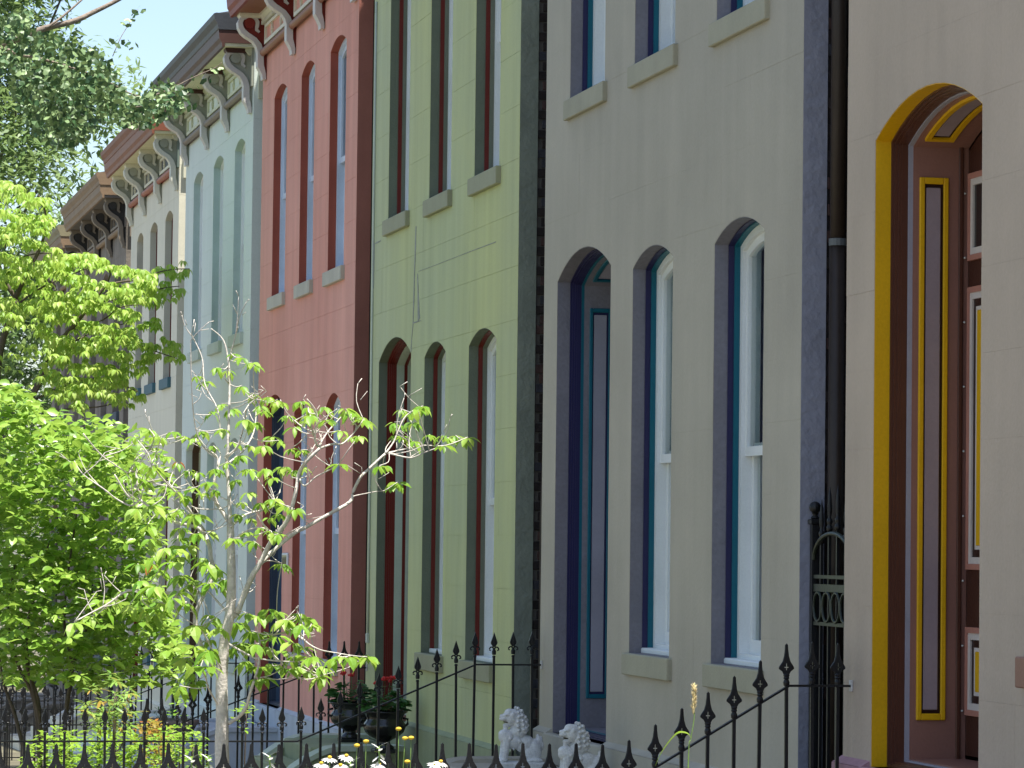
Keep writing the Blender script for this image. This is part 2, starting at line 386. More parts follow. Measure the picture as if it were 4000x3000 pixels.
def shell(H, y0, y1, dz, S):
    x = FACE; zb, zt = ground_z((y0+y1)/2)-.5, 8.42+dz
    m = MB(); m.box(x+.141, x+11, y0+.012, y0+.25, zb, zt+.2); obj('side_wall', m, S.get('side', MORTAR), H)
    m = MB(); m.box(x+.141, x+11, y1-.25, y1-.012, zb, zt+.2); obj('side_wall', m, MORTAR, H)
    m = MB(); m.box(x+10.8, x+11, y0+.25, y1-.25, zb, zt+.2); obj('back_wall', m, MORTAR, H)
    for z0 in (.42+dz, 4.25+dz):
        m = MB(); m.box(x+.30, x+10.8, y0+.25, y1-.25, z0-.2, z0); obj('floor_slab', m, DARKROOM, H)
    m = MB(); m.box(x+1.6, x+1.7, y0+.25, y1-.25, zb, zt); obj('inner_wall', m, DARKROOM, H)

def touching(ps):
    """group convex pieces that share an edge"""
    def edges(p): return [(p[i], p[(i+1)%len(p)]) for i in range(len(p))]
    def meet(p, q):
        for (a,b) in edges(p):
            L = math.hypot(b[0]-a[0], b[1]-a[1])
            if L < 1e-6: continue
            ux, uz = (b[0]-a[0])/L, (b[1]-a[1])/L
            for (c,d) in edges(q):
                if abs((c[0]-a[0])*uz-(c[1]-a[1])*ux) < 1e-6 and abs((d[0]-a[0])*uz-(d[1]-a[1])*ux) < 1e-6:
                    t0 = (c[0]-a[0])*ux+(c[1]-a[1])*uz; t1 = (d[0]-a[0])*ux+(d[1]-a[1])*uz
                    if min(L, max(t0,t1))-max(0, min(t0,t1)) > 1e-5: return True
        return False
    left = list(ps); out = []
    while left:
        g = [left.pop()]; i = 0
        while i < len(g):
            for q in left[:]:
                if meet(g[i], q): g.append(q); left.remove(q)
            i += 1
        out.append(g)
    return out
def ashlar(H, y0, y1, dz, openings, mat, seed, ret=None, g=.0012, course=.415):
    R = random.Random(seed); x = FACE; zb = ground_z((y0+y1)/2)-.4; zt = 8.40+dz
    core = [[(y0+.006,zb),(y1-.006,zb),(y1-.006,zt),(y0+.006,zt)]]
    for o in openings: core = subtract(core, o['exp'])
    m = MB()
    for p in core: m.prism(p, 'x', x+.0035, x+.13)
    wall = obj('wall', m, mat, H)
    z = .51+dz; zs = []
    while z < zt-.05:
        zs.append((z, min(z+course, zt))); z += course
    zs = [(zb, .51+dz)]+zs
    for k, (a, b) in enumerate(zs):
        cuts = [y0]; y = y0+(.62 if k%2 else 1.15)
        while y < y1-.45: cuts.append(y+R.uniform(-.08,.08)); y += R.uniform(1.0,1.35)
        cuts.append(y1)
        for c, d in zip(cuts[:-1], cuts[1:]):
            ps = [[(c+(g if c > y0 else 0),a+g),(d-(g if d < y1 else 0),a+g),(d-(g if d < y1 else 0),b-g),(c+(g if c > y0 else 0),b-g)]]
            for o in openings: ps = subtract(ps, o['out'])
            if not ps: continue
            off = R.uniform(0,.0012)
            for grp in touching(ps):
                m = MB()
                for p in grp: m.prism(p, 'x', x-off, x+.14)
                obj('ashlar_block', m, mat, wall)
    if ret is not None:
        m = MB(); m.box(x+.001, x+.142, y0-.004, y0+.001, zb, zt-.5); obj('painted_return', m, ret, H)
    return wall

def door(H, y0, y1, zb, zs, rise, Dr):
    """deep panelled doorway: stone reveal, moulded casing, panelled lining and the door leaf behind"""
    x = FACE; fr = MB(); i = .004
    ring(fr, arch(y0,y1,zb,zs,rise,0), arch(y0,y1,zb,zs,rise,i), x+.002, x+Dr['rev'])
    d = obj('door', fr, Dr['jamb'], H); dep = Dr['rev']
    for col, wdt, step in Dr['bands']:
        mb = MB()
        if step < .05 and wdt > .05:   # round moulding: three facets
            for q in range(4):
                j = i+step*math.sin((q+1)/4*math.pi/2); jp = i+step*math.sin(q/4*math.pi/2)
                ring(mb, arch(y0,y1,zb,zs,rise,jp-.002), arch(y0,y1,zb,zs,rise,j), x+dep+wdt*q/4*.8, x+dep+wdt)
        else: ring(mb, arch(y0,y1,zb,zs,rise,i-.003), arch(y0,y1,zb,zs,rise,i+step), x+dep, x+dep+wdt+.01)
        obj('casing', mb, col, d); dep += wdt; i += step
    xl0, xl1 = x+dep, x+Dr['depth']
    mb = MB(); ring(mb, arch(y0,y1,zb,zs,rise,i-.002), arch(y0,y1,zb,zs,rise,i+.002), xl0, xl1); obj('lining', mb, Dr['lining'], d); i += .002
    # tall panel on the far jamb, and the same on the near jamb
    for side in (1,-1):
        yy = (y1-i) if side > 0 else (y0+i)
        def slab(xa, xb, za, zb_, t, nm, mt):
            m = MB(); y_in = yy-side*t; m.bevel_box(xa, xb, min(yy+side*.004,y_in), max(yy+side*.004,y_in), za, zb_, min(.004,t*.4)); obj(nm, m, mt, d)
        pz0, pz1 = Dr['pz']; pa, pb = Dr['px']; pa += x; pb += x; t = Dr['bead']
        for (xa,xb,za,zb_) in ((pa,pa+t,pz0,pz1),(pb-t,pb,pz0,pz1),(pa+t,pb-t,pz0,pz0+t*1.3),(pa+t,pb-t,pz1-t*1.3,pz1)): slab(xa,xb,za,zb_,.016,'panel_bead',Dr['beadmat'])
        slab(pa+t,pb-t,pz0+t*1.3,pz1-t*1.3,.003,'panel_recess',Dr['recess'])
        slab(pa+t*1.35,pb-t*1.55,pz0+t*2.0,pz1-t*2.0,.009,'lining_panel',Dr['panel'])
        slab(xl1-.055,xl1-.03,zb+.02,zs-.02,.012,'stop_bead',Dr['stop'])
    # panel on the curved soffit
    R0 = ((y1-y0)**2/4+rise*rise)/(2*rise); zc = zs+rise-R0; yc = (y0+y1)/2; am = math.asin((y1-y0)/2/R0)*.86
    def soffit(xa, xb, a0, a1, t, nm, mt, n=14):
        m = MB(); r1, r0 = R0-i+.002, R0-i-t; vs = []
        for k in range(n+1):
            a = a0+(a1-a0)*k/n
            for xx in (xa,xb):
                for r in (r1,r0): vs.append((xx, yc+r*math.sin(a), zc+r*math.cos(a)))
        fs = [(0,1,3,2),(4*n,4*n+2,4*n+3,4*n+1)]
        for k in range(n):
            o = 4*k; fs += [(o,o+4,o+5,o+1),(o+2,o+3,o+7,o+6),(o+1,o+5,o+7,o+3),(o,o+2,o+6,o+4)]
        m.add(vs, fs); obj(nm, m, mt, d)
    t = Dr['bead']; pa, pb = x+Dr['px'][0], x+Dr['px'][1]; da = t/R0
    soffit(pa,pa+t,-am,am,.016,'panel_bead',Dr['beadmat']); soffit(pb-t,pb,-am,am,.016,'panel_bead',Dr['beadmat'])
    soffit(pa+t,pb-t,am-da,am,.016,'panel_bead',Dr['beadmat'],2); soffit(pa+t,pb-t,-am,-am+da,.016,'panel_bead',Dr['beadmat'],2)
    soffit(pa+t,pb-t,-am+da,am-da,.003,'panel_recess',Dr['recess']); soffit(pa+t*1.35,pb-t*1.55,-am+2*da,am-2*da,.009,'lining_panel',Dr['panel'])
    # leaf: pair of doors with raised mouldings
    leaf = MB(); p = arch(y0,y1,zb,zs,rise,i+.02); leaf.prism(p, 'x', xl1-.005, xl1+.05); lf = obj('door_leaf', leaf, Dr['leaf'], d)
    xf = xl1-.005; ymid = (y0+y1)/2
    for (ya,yb) in ((y0+i+.055,ymid-.04),(ymid+.04,y1-i-.055)):
        for k, (za,zb_) in enumerate(Dr['panels']):
            dpt = 0
            spec = Dr['mould'] if k else Dr['mould'][:2]+[(Dr['glassd'],0,.004)]
            for mt, wd, h in spec:
                m = MB()
                if wd:
                    o1 = [(yb-dpt,za+dpt),(ya+dpt,za+dpt),(ya+dpt,zb_-dpt),(yb-dpt,zb_-dpt)]; e = dpt+wd
                    o2 = [(yb-e,za+e),(ya+e,za+e),(ya+e,zb_-e),(yb-e,zb_-e)]; ring(m, o1, o2, xf-h, xf)
                    dpt = e
                else: m.bevel_box(xf-h, xf+.002, ya+dpt, yb-dpt, za+dpt, zb_-dpt, .003)
                obj('door_moulding' if wd else 'door_panel', m, mt, d)
    m = MB(); m.box(xf-.02, xf, ymid-.02, ymid+.02, zb+.02, zs+.02); obj('door_astragal', m, Dr['leaf'], d)
    kn = MB(); kn.ball((xf-.05,ymid+.07,zb+1.0), .03); obj('handle', kn, paint('old_brass', (.25,.17,.06), .3, .2, 20, 0, spec=.6), d, smooth=True)
    th = MB(); th.bevel_box(x-.06, xl1+.05, y0-.05, y1+.05, zb-.215, zb+.004, .01); obj('threshold', th, Dr['stone'], d)
    for k in range(9):
        z = zb+.3+k*.34
        if z > zs: break
        h = MB(); h.ball((xl1-.024,y1-i-.016,z), .006, 8, 6); obj('hinge_pin', h, paint('bright_pin', (.6,.6,.55), .3, .05, 5, 0), d)
    return d

def stairs(H, y0, y1, zdoor, mat, cap, zcheek):
    """landing, steps and cheek walls with a swept top"""
    x = FACE; yc = (y0+y1)/2; g = ground_z(yc)
    st = MB(); st.bevel_box(x-.85, x-.062, y0+.05, y1-.05, g-.2, zdoor-.21, .012); s = obj('front_stairs', st, mat, H)
    n = 4; h = (zdoor-.21-g)/n
    for k in range(1,n):
        m = MB(); m.bevel_box(x-.85-.29*k-.02, x-.85-.29*(k-1)-.001, y0+.05, y1-.05, g-.2, zdoor-.21-h*k, .012); obj('step', m, mat, s)
    for ya, yb in ((y0-.22,y0+.04),(y1-.04,y1+.22)):
        prof = [(x-.056,g-.2),(x-.056,zcheek),(x-.62,zcheek)]
        for t in range(1,11):
            a = t/10; xx = x-.62-1.0*a; zz = zcheek+(g+.12-zcheek)*(a*a*(3-2*a))
            prof.append((xx,zz))
        prof += [(x-1.75,g+.12),(x-1.75,g-.2)]
        m = MB(); m.prism(prof, 'y', ya, yb); ck = obj('cheek_wall', m, mat, s)
        m = MB(); top = prof[1:-1]; vs = []
        for yy in (ya-.025,yb+.025):
            vs += [(a,yy,b+.002) for a,b in top]+[(a,yy,b+.05) for a,b in top]
        q = len(top); fs = []
        for i in range(q-1):
            fs += [(q+i,q+i+1,3*q+i+1,3*q+i),(i,q+i,q+i+1,i+1),(2*q+i,2*q+i+1,3*q+i+1,3*q+i),(i,i+1,2*q+i+1,2*q+i)]
        fs += [(0,2*q,3*q,q),(q-1,2*q-1,4*q-1,3*q-1)]
        m.add(vs, fs); obj('coping', m, cap, ck)
    return s

def plinth(H, y0, y1, dz, holes, mat):
    x = FACE; g = ground_z((y0+y1)/2)-.4
    ps = [[(y0-.03,g),(y1+.03,g),(y1+.03,.50+dz),(y0-.03,.50+dz)]]
    for h in holes: ps = subtract(ps, h)
    m = MB()
    for p in ps: m.prism(p, 'x', x-.055, x+.03)
    vs = []; 
    pl = obj('plinth', m, mat, H)
    # sloping weathered top
    segs = []; cur = y0-.03
    for h in sorted(holes, key=lambda q: min(p[0] for p in q)):
        a, b = min(p[0] for p in h), max(p[0] for p in h)
        if a > cur: segs.append((cur,a))
        cur = b
    segs.append((cur,y1+.03))
    for a, b in segs:
        m = MB(); m.prism([(x-.052,.502+dz),(x+.02,.545+dz),(x+.02,.502+dz)], 'y', a, b); obj('plinth_top', m, mat, pl)
    return pl

def house(key, label, y0, y1, dz, C):
    """C: colours and openings of this house"""
    H = thing('row_house', label, 'house', (FACE, y0, ground_z(y0)), 'painted stone row houses')
    HOUSES[key] = H
    S = C['S']; ops = []
    def add(a, b, zb, zs, rise): ops.append({'out': arch(a,b,zb,zs,rise), 'exp': arch(a,b,zb,zs,rise,-.005), 'p': (a,b,zb,zs,rise)})
    lows = C['low']; ups = C['up']; dr = C['door']
    for a, b in lows: add(y0+a, y0+b, 1.15+dz, 3.72+dz, .115)
    for a, b in ups: add(y0+a, y0+b, 5.08+dz, 7.345+dz, .10)
    add(y0+dr[0], y0+dr[1], .50+dz, 3.79+dz, .19)
    shell(H, y0, y1, dz, S)
    ashlar(H, y0, y1, dz, ops, C['wall'], sum(map(ord,key)), C.get('ret'), C.get('joint',.0012))
    for a, b in lows: window(H, y0+a, y0+b, 1.15+dz, 3.72+dz, .115, 2.47+dz, S)
    for a, b in ups: window(H, y0+a, y0+b, 5.08+dz, 7.345+dz, .10, C.get('upmeet',6.25)+dz, {**S, **C.get('SU', {})}, curtain=C.get('upcurtain', True))
    Dr = dict(C['D']); 
    Dr['panels'] = [(a+dz, b+dz) for a,b in Dr['panels']]; Dr['pz'] = tuple(z+dz for z in Dr['pz'])
    door(H, y0+dr[0], y0+dr[1], .50+dz, 3.79+dz, .19, Dr)
    plinth(H, y0, y1, dz, [[(y0+dr[1]+.02,-3),(y0+dr[0]-.02,-3),(y0+dr[0]-.02,3),(y0+dr[1]+.02,3)]], C['plinth'])
    stairs(H, y0+dr[0], y0+dr[1], .50+dz, C['stair'], C['coping'], .27+dz)
    cornice(H, y0, y1, dz, C['K'])
    return H

def dent(mat):
    mb = MB(); mb.box(-.02, .035, 0, .05, 0, .045); return mesh_of('dentil', mb, mat)
P = lambda n, h, **k: paint(n, hexc(h), **k)
NAVY = P('navy_paint','#2b2950',rough=.4,var=.06); TEAL = P('teal_paint','#136072',rough=.4,var=.06)
LAV = P('lavender_paint','#7d7a82',rough=.6,bump=.5,bscale=40,fine=.1); LAVL = P('pale_lavender_paint','#9a98a4',rough=.5)
OXB = P('oxblood_paint','#6a241c',rough=.4,var=.06); SAGE = P('dark_sage_paint','#69705f',rough=.55,bump=.4)
OLV = P('olive_grey_paint','#6e7263',rough=.55)
YEL = P('yellow_paint','#d9a80c',rough=.5,var=.05,fine=.08); CHO = P('chocolate_paint','#573529',rough=.35,var=.08); DCHO = P('dark_chocolate_paint','#2c1712',rough=.35,var=.08)
MAUVE = P('mauve_brown_paint','#8f675b',rough=.4,var=.06); MAUL = P('mauve_grey_paint','#98888d',rough=.45); BWN = P('dark_brown_leaf_paint','#46291f',rough=.3,var=.1)
PINKB = P('pink_brown_paint','#b07a6a',rough=.4); OFFW = P('off_white_paint','#cfc6bd',rough=.4); GLD = paint('dark_door_glass',(.01,.01,.01),.08,.1,4,0,spec=.6)
LBLUE = P('pale_blue_wash','#b4bcc4',rough=.7,streak=.06); 
GREYTR = P('grey_trim_paint','#c6c1bb',rough=.5); REDTR = P('red_trim_paint','#7c2c24',rough=.5); BRNTR = P('brown_trim_paint','#8a5a44',rough=.5)

def D_(rev, jamb, bands, lining, beadmat, recess, panel, stop, leaf, mould, stone, depth=.50, px=(.235,.40), bead=.024, pz=(.72,3.6), panels=None):
    return dict(rev=rev, jamb=jamb, bands=bands, lining=lining, beadmat=beadmat, recess=recess, panel=panel, stop=stop, leaf=leaf, mould=mould, stone=stone,
                depth=depth, px=px, bead=bead, pz=pz, glassd=GLD, panels=panels or [(3.16,3.62),(1.54,3.02),(.78,1.24)])
TPL_LOW = [(.76,1.86),(2.86,3.92)]; TPL_UP = [(.76,1.86),(2.86,3.93),(4.78,5.85)]; TPL_DOOR = (4.54,6.19)

def Kset(gutter, mould, soffit, frieze, trim, bracket, web, roll, ground, chim=BRICK):
    return dict(gutter=gutter, mould=mould, soffit=soffit, frieze=frieze, trim=trim, bracket=bracket, web=web, roll=roll, ground=ground, dentil=dent(trim), chimney=chim)

# --- nearest house: beige with the yellow and brown doorway
BEIGE = P('beige_wall_paint','#b8a795',rough=.75,var=.085,scale=.9,bump=.25,bscale=45,streak=.07)
PLM = P('mauve_plinth_paint','#a9838a',rough=.8,bump=.6,bscale=20,var=.2); SILLB = P('brown_pink_sill_paint','#8f6a58',rough=.6)
Kb = Kset(P('plum_gutter_paint','#5a4a48',rough=.5), MAUVE, OFFW, BEIGE, OFFW, OFFW, MAUL, MAUVE, MAUL); Kb['shade_mansard'] = True
house('beige', 'beige row house with yellow reveal and brown panelled doorway, nearest at right', 11.84, 18.47, .22, dict(
    wall=BEIGE, joint=.0003, S=dict(rev=.085, sp=.045, jamb=YEL, bands=[MAUVE,CHO], frame=WHITE, sillmat=SILLB, side=BRICK), low=[(.66,1.74),(2.72,3.80)], up=[(.66,1.74),(2.72,3.80),(4.78,5.85)], door=(4.48,6.145), plinth=PLM, stair=PLM, coping=PLM, K=Kb,
    D=D_(.085,YEL,[(CHO,.085,.03),(LAVL,.025,.008),(MAUVE,.012,.004)],MAUVE,YEL,DCHO,MAUL,CHO,BWN,[(PINKB,.03,.02),(OFFW,.035,.014),(DCHO,.04,.004),(OFFW,.02,.006),(YEL,0,.008)],PLM,
         px=(.228,.386), bead=.027, pz=(.75,3.60))))
# --- taupe-grey house
TAUPE = P('taupe_wall_paint','#afa797',rough=.75,var=.085,scale=.9,bump=.25,bscale=45,streak=.07)
PLT = P('taupe_plinth_paint','#a8a294',rough=.75,bump=.4); SILLT = P('putty_sill_paint','#a29d88',rough=.7,bump=.3)
Kt = Kset(LAV, NAVY, LAVL, TAUPE, WHITE, LAVL, LAV, TEAL, LAV); Kt['shade_mansard'] = True
house('taupe', 'taupe row house with navy and teal window casings, second from the right', 19.31, 25.94, 0.0, dict(
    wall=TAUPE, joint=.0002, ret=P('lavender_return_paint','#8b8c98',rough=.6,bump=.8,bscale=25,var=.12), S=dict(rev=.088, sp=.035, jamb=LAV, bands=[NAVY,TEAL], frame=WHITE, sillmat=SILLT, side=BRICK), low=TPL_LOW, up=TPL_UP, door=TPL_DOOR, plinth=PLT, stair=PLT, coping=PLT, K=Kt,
    D=D_(.095,LAV,[(NAVY,.08,.03),(TEAL,.02,.006)],LAV,TEAL,NAVY,LAVL,LAV,LAV,[(TEAL,.03,.02),(NAVY,.035,.014),(NAVY,.03,.004),(LAV,.02,.006),(LAVL,0,.008)],PLT, px=(.235,.40), pz=(.755,3.60))))
# --- green house
GREEN = P('green_wall_paint','#b6bd98',rough=.75,var=.05,scale=.45,bump=.25,bscale=45,streak=.12,col2=hexc('#c3c68b'))
PLG = P('green_plinth_paint','#939b7c',rough=.75,bump=.4,streak=.1); SILLG = P('khaki_sill_paint','#98977c',rough=.7,bump=.3); PALEG = P('pale_green_trim_paint','#b6c0b0',rough=.5)
Kg = Kset(OLV, OXB, PALEG, GREEN, PALEG, PALEG, OLV, OXB, OXB); Kg['shade_mansard'] = True
house('green', 'pale green row house with dark red casings, between the taupe and salmon houses', 26.87, 33.48, -.23, dict(
    wall=GREEN, ret=P('sage_return_paint','#7d8478',rough=.75,bump=.9,bscale=25,var=.12), S=dict(rev=.08, sp=.045, jamb=SAGE, bands=[OXB,OLV], frame=WHITE, sillmat=SILLG, side=MORTAR), low=[(.78,1.88),(2.86,3.83)], up=[(.75,1.74),(2.73,3.71),(4.70,5.73)], door=(4.47,6.12), plinth=PLG, stair=PLG, coping=PALEG, K=Kg,
    D=D_(.08,SAGE,[(OXB,.085,.03),(PALEG,.07,.01),(OXB,.03,.004)],PALEG,OXB,OLV,PALEG,PALEG,OLV,[(OXB,.03,.02),(OXB,.035,.014),(OLV,.03,.004),(OXB,.02,.006),(PALEG,0,.008)],PLG, px=(.30,.46), pz=(.74,3.60))))
# --- salmon red house
RED = P('salmon_wall_paint','#da9886',rough=.8,var=.06,scale=.5,bump=.25,bscale=45,streak=.12,col2=hexc('#dea392'))
SILLR = P('limestone_sill','#b8b4a4',rough=.8,var=.1,bump=.4,streak=.1); RED_SHADE = P('shaded_salmon_reveal','#9a5040',rough=.75)  # reveal colour is the wall salmon with the opening's shade put in
Kr = Kset(P('pale_grey_gutter_paint','#aeb4ba',rough=.5), REDTR, BRNTR, BRNTR, P('ivory_trim_paint','#d8d4c0',rough=.5), GREYTR, REDTR, BRNTR, RED); Kr['shade_mansard'] = True
house('red', 'salmon red row house with white window frames and limestone sills', 34.38, 40.98, -.46, dict(
    wall=RED, ret=P('dark_salmon_return_paint','#a1685b',rough=.75,streak=.15), S=dict(rev=.08, sp=.045, jamb=RED_SHADE, bands=[], frame=P('blue_white_frame_paint','#c8d4e2',rough=.45), sillmat=SILLR, side=MORTAR, curtain=paint('dark_blind',(.05,.06,.09),.7,.1,3,0)), low=[(.78,1.68),(2.90,3.83)], up=[(.71,1.71),(2.72,3.65),(4.68,5.66)], door=(4.56,6.11), plinth=LBLUE, stair=LBLUE, coping=LBLUE, K=Kr,
    D=D_(.09,RED_SHADE,[(P('navy_grey_paint','#3c4656',rough=.4),.09,.03)],P('slate_blue_paint','#4c6076',rough=.4),WHITE,NAVY,WHITE,NAVY,NAVY,[(WHITE,.03,.02),(NAVY,.035,.014),(NAVY,.03,.004),(WHITE,.02,.006),(NAVY,0,.008)],LBLUE)))
# --- mint house
MINT = P('mint_wall_paint','#d6dfd6',rough=.8,var=.03,scale=.5,bump=.2,bscale=45,streak=.04)
GRN = P('grey_green_trim_paint','#9c9f90',rough=.55); IVG = P('ivory_green_trim_paint','#c9cbb0',rough=.55)
Km = Kset(P('dark_slate_gutter_paint','#3c3f44',rough=.5), P('dark_brown_moulding_paint','#4f3630',rough=.5), P('cream_soffit_paint','#d8d6b4',rough=.6), GRN, IVG, GREYTR, GRN, P('taupe_roll_paint','#766a60',rough=.5), MINT); Km['cap'] = MATS['dark_brown_moulding_paint']
house('mint', 'pale mint row house with dark slate gutter, beside the salmon house', 41.74, 48.27, -.71, dict(
    wall=MINT, S=dict(rev=.085, sp=.045, jamb=P('shaded_mint_reveal','#b2c2bd',rough=.8), bands=[], frame=WHITE, sillmat=P('mint_sill','#b8c2b4',rough=.8), side=MORTAR), low=[(.76,1.80),(2.80,3.80)], up=[(.67,1.60),(2.63,3.60),(4.66,5.65)], door=(4.46,6.05), plinth=MINT, stair=MINT, coping=GREYTR, K=Km,  # window reveals: wall mint with shade put into the colour
    D=D_(.085,MINT,[(P('umber_paint','#5a4634',rough=.5),.085,.03)],IVG,GRN,OLV,IVG,IVG,OLV,[(IVG,.03,.02),(GRN,.035,.014),(OLV,.03,.004),(IVG,.02,.006),(GRN,0,.008)],GREYTR)))
# --- cream house
CREAM = P('cream_wall_paint','#e2ddc8',rough=.8,var=.04,scale=.5,bump=.2,bscale=45,streak=.05)
TEALS = P('dusty_teal_sill_paint','#3f6470',rough=.6)
Kc = Kset(P('red_brown_gutter_paint','#7d4a3a',rough=.5,var=.12,streak=.1), P('red_brown_moulding_paint','#83513e',rough=.5), P('cream_yellow_soffit_paint','#dcd6ac',rough=.6), P('slate_green_frieze_paint','#6f7c74',rough=.5), P('cream_trim_paint','#dad7c0',rough=.5), P('stone_grey_bracket_paint','#cfcec0',rough=.55), GRN, P('terracotta_roll_paint','#96503c',rough=.45), P('navy_panel_paint','#2b3242',rough=.4))
house('cream', 'cream row house with terracotta cornice rolls and teal window sills', 49.04, 55.22, -.93, dict(
    wall=CREAM, S=dict(rev=.09, sp=.05, jamb=P('grey_cream_reveal','#bab9a8',rough=.8), bands=[OXB], frame=OXB, sillmat=TEALS, side=MORTAR), low=[(.72,1.68),(2.65,3.62)], up=[(.68,1.60),(2.57,3.52),(4.45,5.31)], door=(4.22,5.75), plinth=CREAM, stair=CREAM, coping=GREYTR, K=Kc,  # window reveals a greyer, darker cream than the wall
    D=D_(.09,CREAM,[(OXB,.085,.03)],OXB,IVG,OLV,IVG,IVG,OLV,[(IVG,.03,.02),(GRN,.035,.014),(OLV,.03,.004),(IVG,.02,.006),(OXB,0,.008)],GREYTR)))
# --- two weathered brownstone houses at the end
STONE = paint('weathered_sandstone',(.23,.20,.165),.9,.25,1.2,.6,22,streak=.3,col2=(.33,.285,.235))
DST = P('sooty_frieze_paint','#3e3c3a',rough=.7); TAN = P('tan_gutter_paint','#8b745c',rough=.6,streak=.12); GB = P('grey_brown_bracket_paint','#857a6c',rough=.6)
Kw = Kset(TAN, TAN, P('grey_soffit_paint','#6c6660',rough=.7), DST, GB, GB, DST, TAN, P('smoky_panel_paint','#4a463f',rough=.6))
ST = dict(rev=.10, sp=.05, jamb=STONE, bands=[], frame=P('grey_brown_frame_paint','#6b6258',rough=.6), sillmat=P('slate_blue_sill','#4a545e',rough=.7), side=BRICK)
DW = D_(.10,STONE,[(DST,.085,.03)],DST,GB,DST,GB,DST,DST,[(GB,.03,.02),(DST,.035,.014),(DST,.03,.004),(GB,.02,.006),(DST,0,.008)],STONE)
house('stone', 'weathered grey sandstone row house with dark scrolled brackets, beyond the cream house', 55.95, 62.3, -1.17, dict(
    wall=STONE, S=ST, low=[(.74,1.74),(2.72,3.72)], up=[(.72,1.70),(2.68,3.66),(4.60,5.55)], door=(4.36,5.9), plinth=STONE, stair=STONE, coping=STONE, K=Kw, D=DW))
Kv = Kset(P('olive_tan_gutter_paint','#8c8468',rough=.6,streak=.12), TAN, GB, DST, GB, P('pale_grey_bracket_paint','#98948a',rough=.6), DST, TAN, DST)
house('far_stone', 'far grey sandstone row house with olive gutter, last of the row', 62.95, 69.3, -1.40, dict(
    wall=STONE, S=ST, low=[(.74,1.74),(2.72,3.72)], up=[(.72,1.70),(2.68,3.66),(4.60,5.55)], door=(4.36,5.9), plinth=STONE, stair=STONE, coping=STONE, K=Kv, D=DW))

# ------------------------------------------------------------------ brickwork and downspouts in the gaps
BRK = []
for k in range(5):
    mb = MB(); mb.bevel_box(-.052, .052, -.012, .03, -.0325, .0325, .004); BRK.append(mesh_of('brick', mb, [BRICK, BRICK, paint('red_brown_brick',(.06,.034,.030),.85,.3,14,.5,70), paint('blue_black_brick',(.035,.036,.045),.7,.3,14,.5,70), BRICK][k]))
def brick_side(key, y0, z0, z1, cols):
    H = HOUSES[key]; z = z0; k = 0
    while z < z1:
        for c in range(cols):
            x = FACE+.20+.112*c+(.03 if k%2 else 0)
            place('brick', rnd.choice(BRK), (x+rnd.uniform(-.002,.002), y0+.012+rnd.uniform(-.003,.003), z), H)
        z += .0755; k += 1
brick_side('green', 26.87, .2, 7.6, 3)
brick_side('taupe', 19.31, .9, 5.6, 3)
DSP = paint('brown_downspout_paint',(.038,.027,.020),.45,.15,6,.1,40)
H = HOUSES['taupe']
mb = MB(); mb.tube([(5.985,19.235,z) for z in (.4,2,3.58)], .046, 14); mb.tube([(5.985,19.235,z) for z in (3.56,5,8.2)], .044, 14)
dsp = obj('downspout', mb, DSP, H, smooth=True)
mb = MB(); mb.tube([(5.985,19.235,3.56),(5.985,19.235,3.60)], .050, 14); obj('joint_collar', mb, paint('zinc_collar',(.13,.14,.14),.4,.1,5,0), dsp)
H = HOUSES['green']
mb = MB()
# corrugated square downspout that swings out to the wall at mid height
def corr(pts, w):
    L = [np.array(p) for p in pts]
    for a, b in zip(L[:-1], L[1:]):
        for k in range(4):
            o = -w/2+w*(k+.5)/4
            mb.tube([a+np.array([o,0,0]), b+np.array([o,0,0])], w/8, 6)
    mb.tube([p+np.array([0,.03,0]) for p in L], w/2, 8)
corr([(6.01,26.72,.1),(6.01,26.72,2.1),(6.04,26.74,3.1),(6.16,26.80,3.75),(6.30,26.81,4.2)], .085)
obj('downspout', mb, DSP, H)

# ------------------------------------------------------------------ red house number plaque
H = HOUSES['red']; PQ = P('plaque_white','#cfd4d6',rough=.4)
mb = MB(); mb.bevel_box(5.775, 5.80, 38.42, 38.80, 1.585, 1.755, .008); pq = obj('number_plaque', mb, PQ, H)
mb = MB(); mb.box(5.771, 5.776, 38.46, 38.76, 1.61, 1.73); pf = obj('plaque_field', mb, P('plaque_bronze','#8d8a5a',rough=.4,var=.2,scale=30), pq)
for k in range(3):
    mb = MB(); y = 38.70-k*.09; mb.box(5.768, 5.772, y-.03, y-.02, 1.63, 1.71); mb.box(5.768, 5.772, y, y+.01, 1.63, 1.71); mb.box(5.768,5.772,y-.0199,y-.0001,1.69,1.71); obj('numeral', mb, P('dark_bronze','#4a4330',rough=.4), pq)

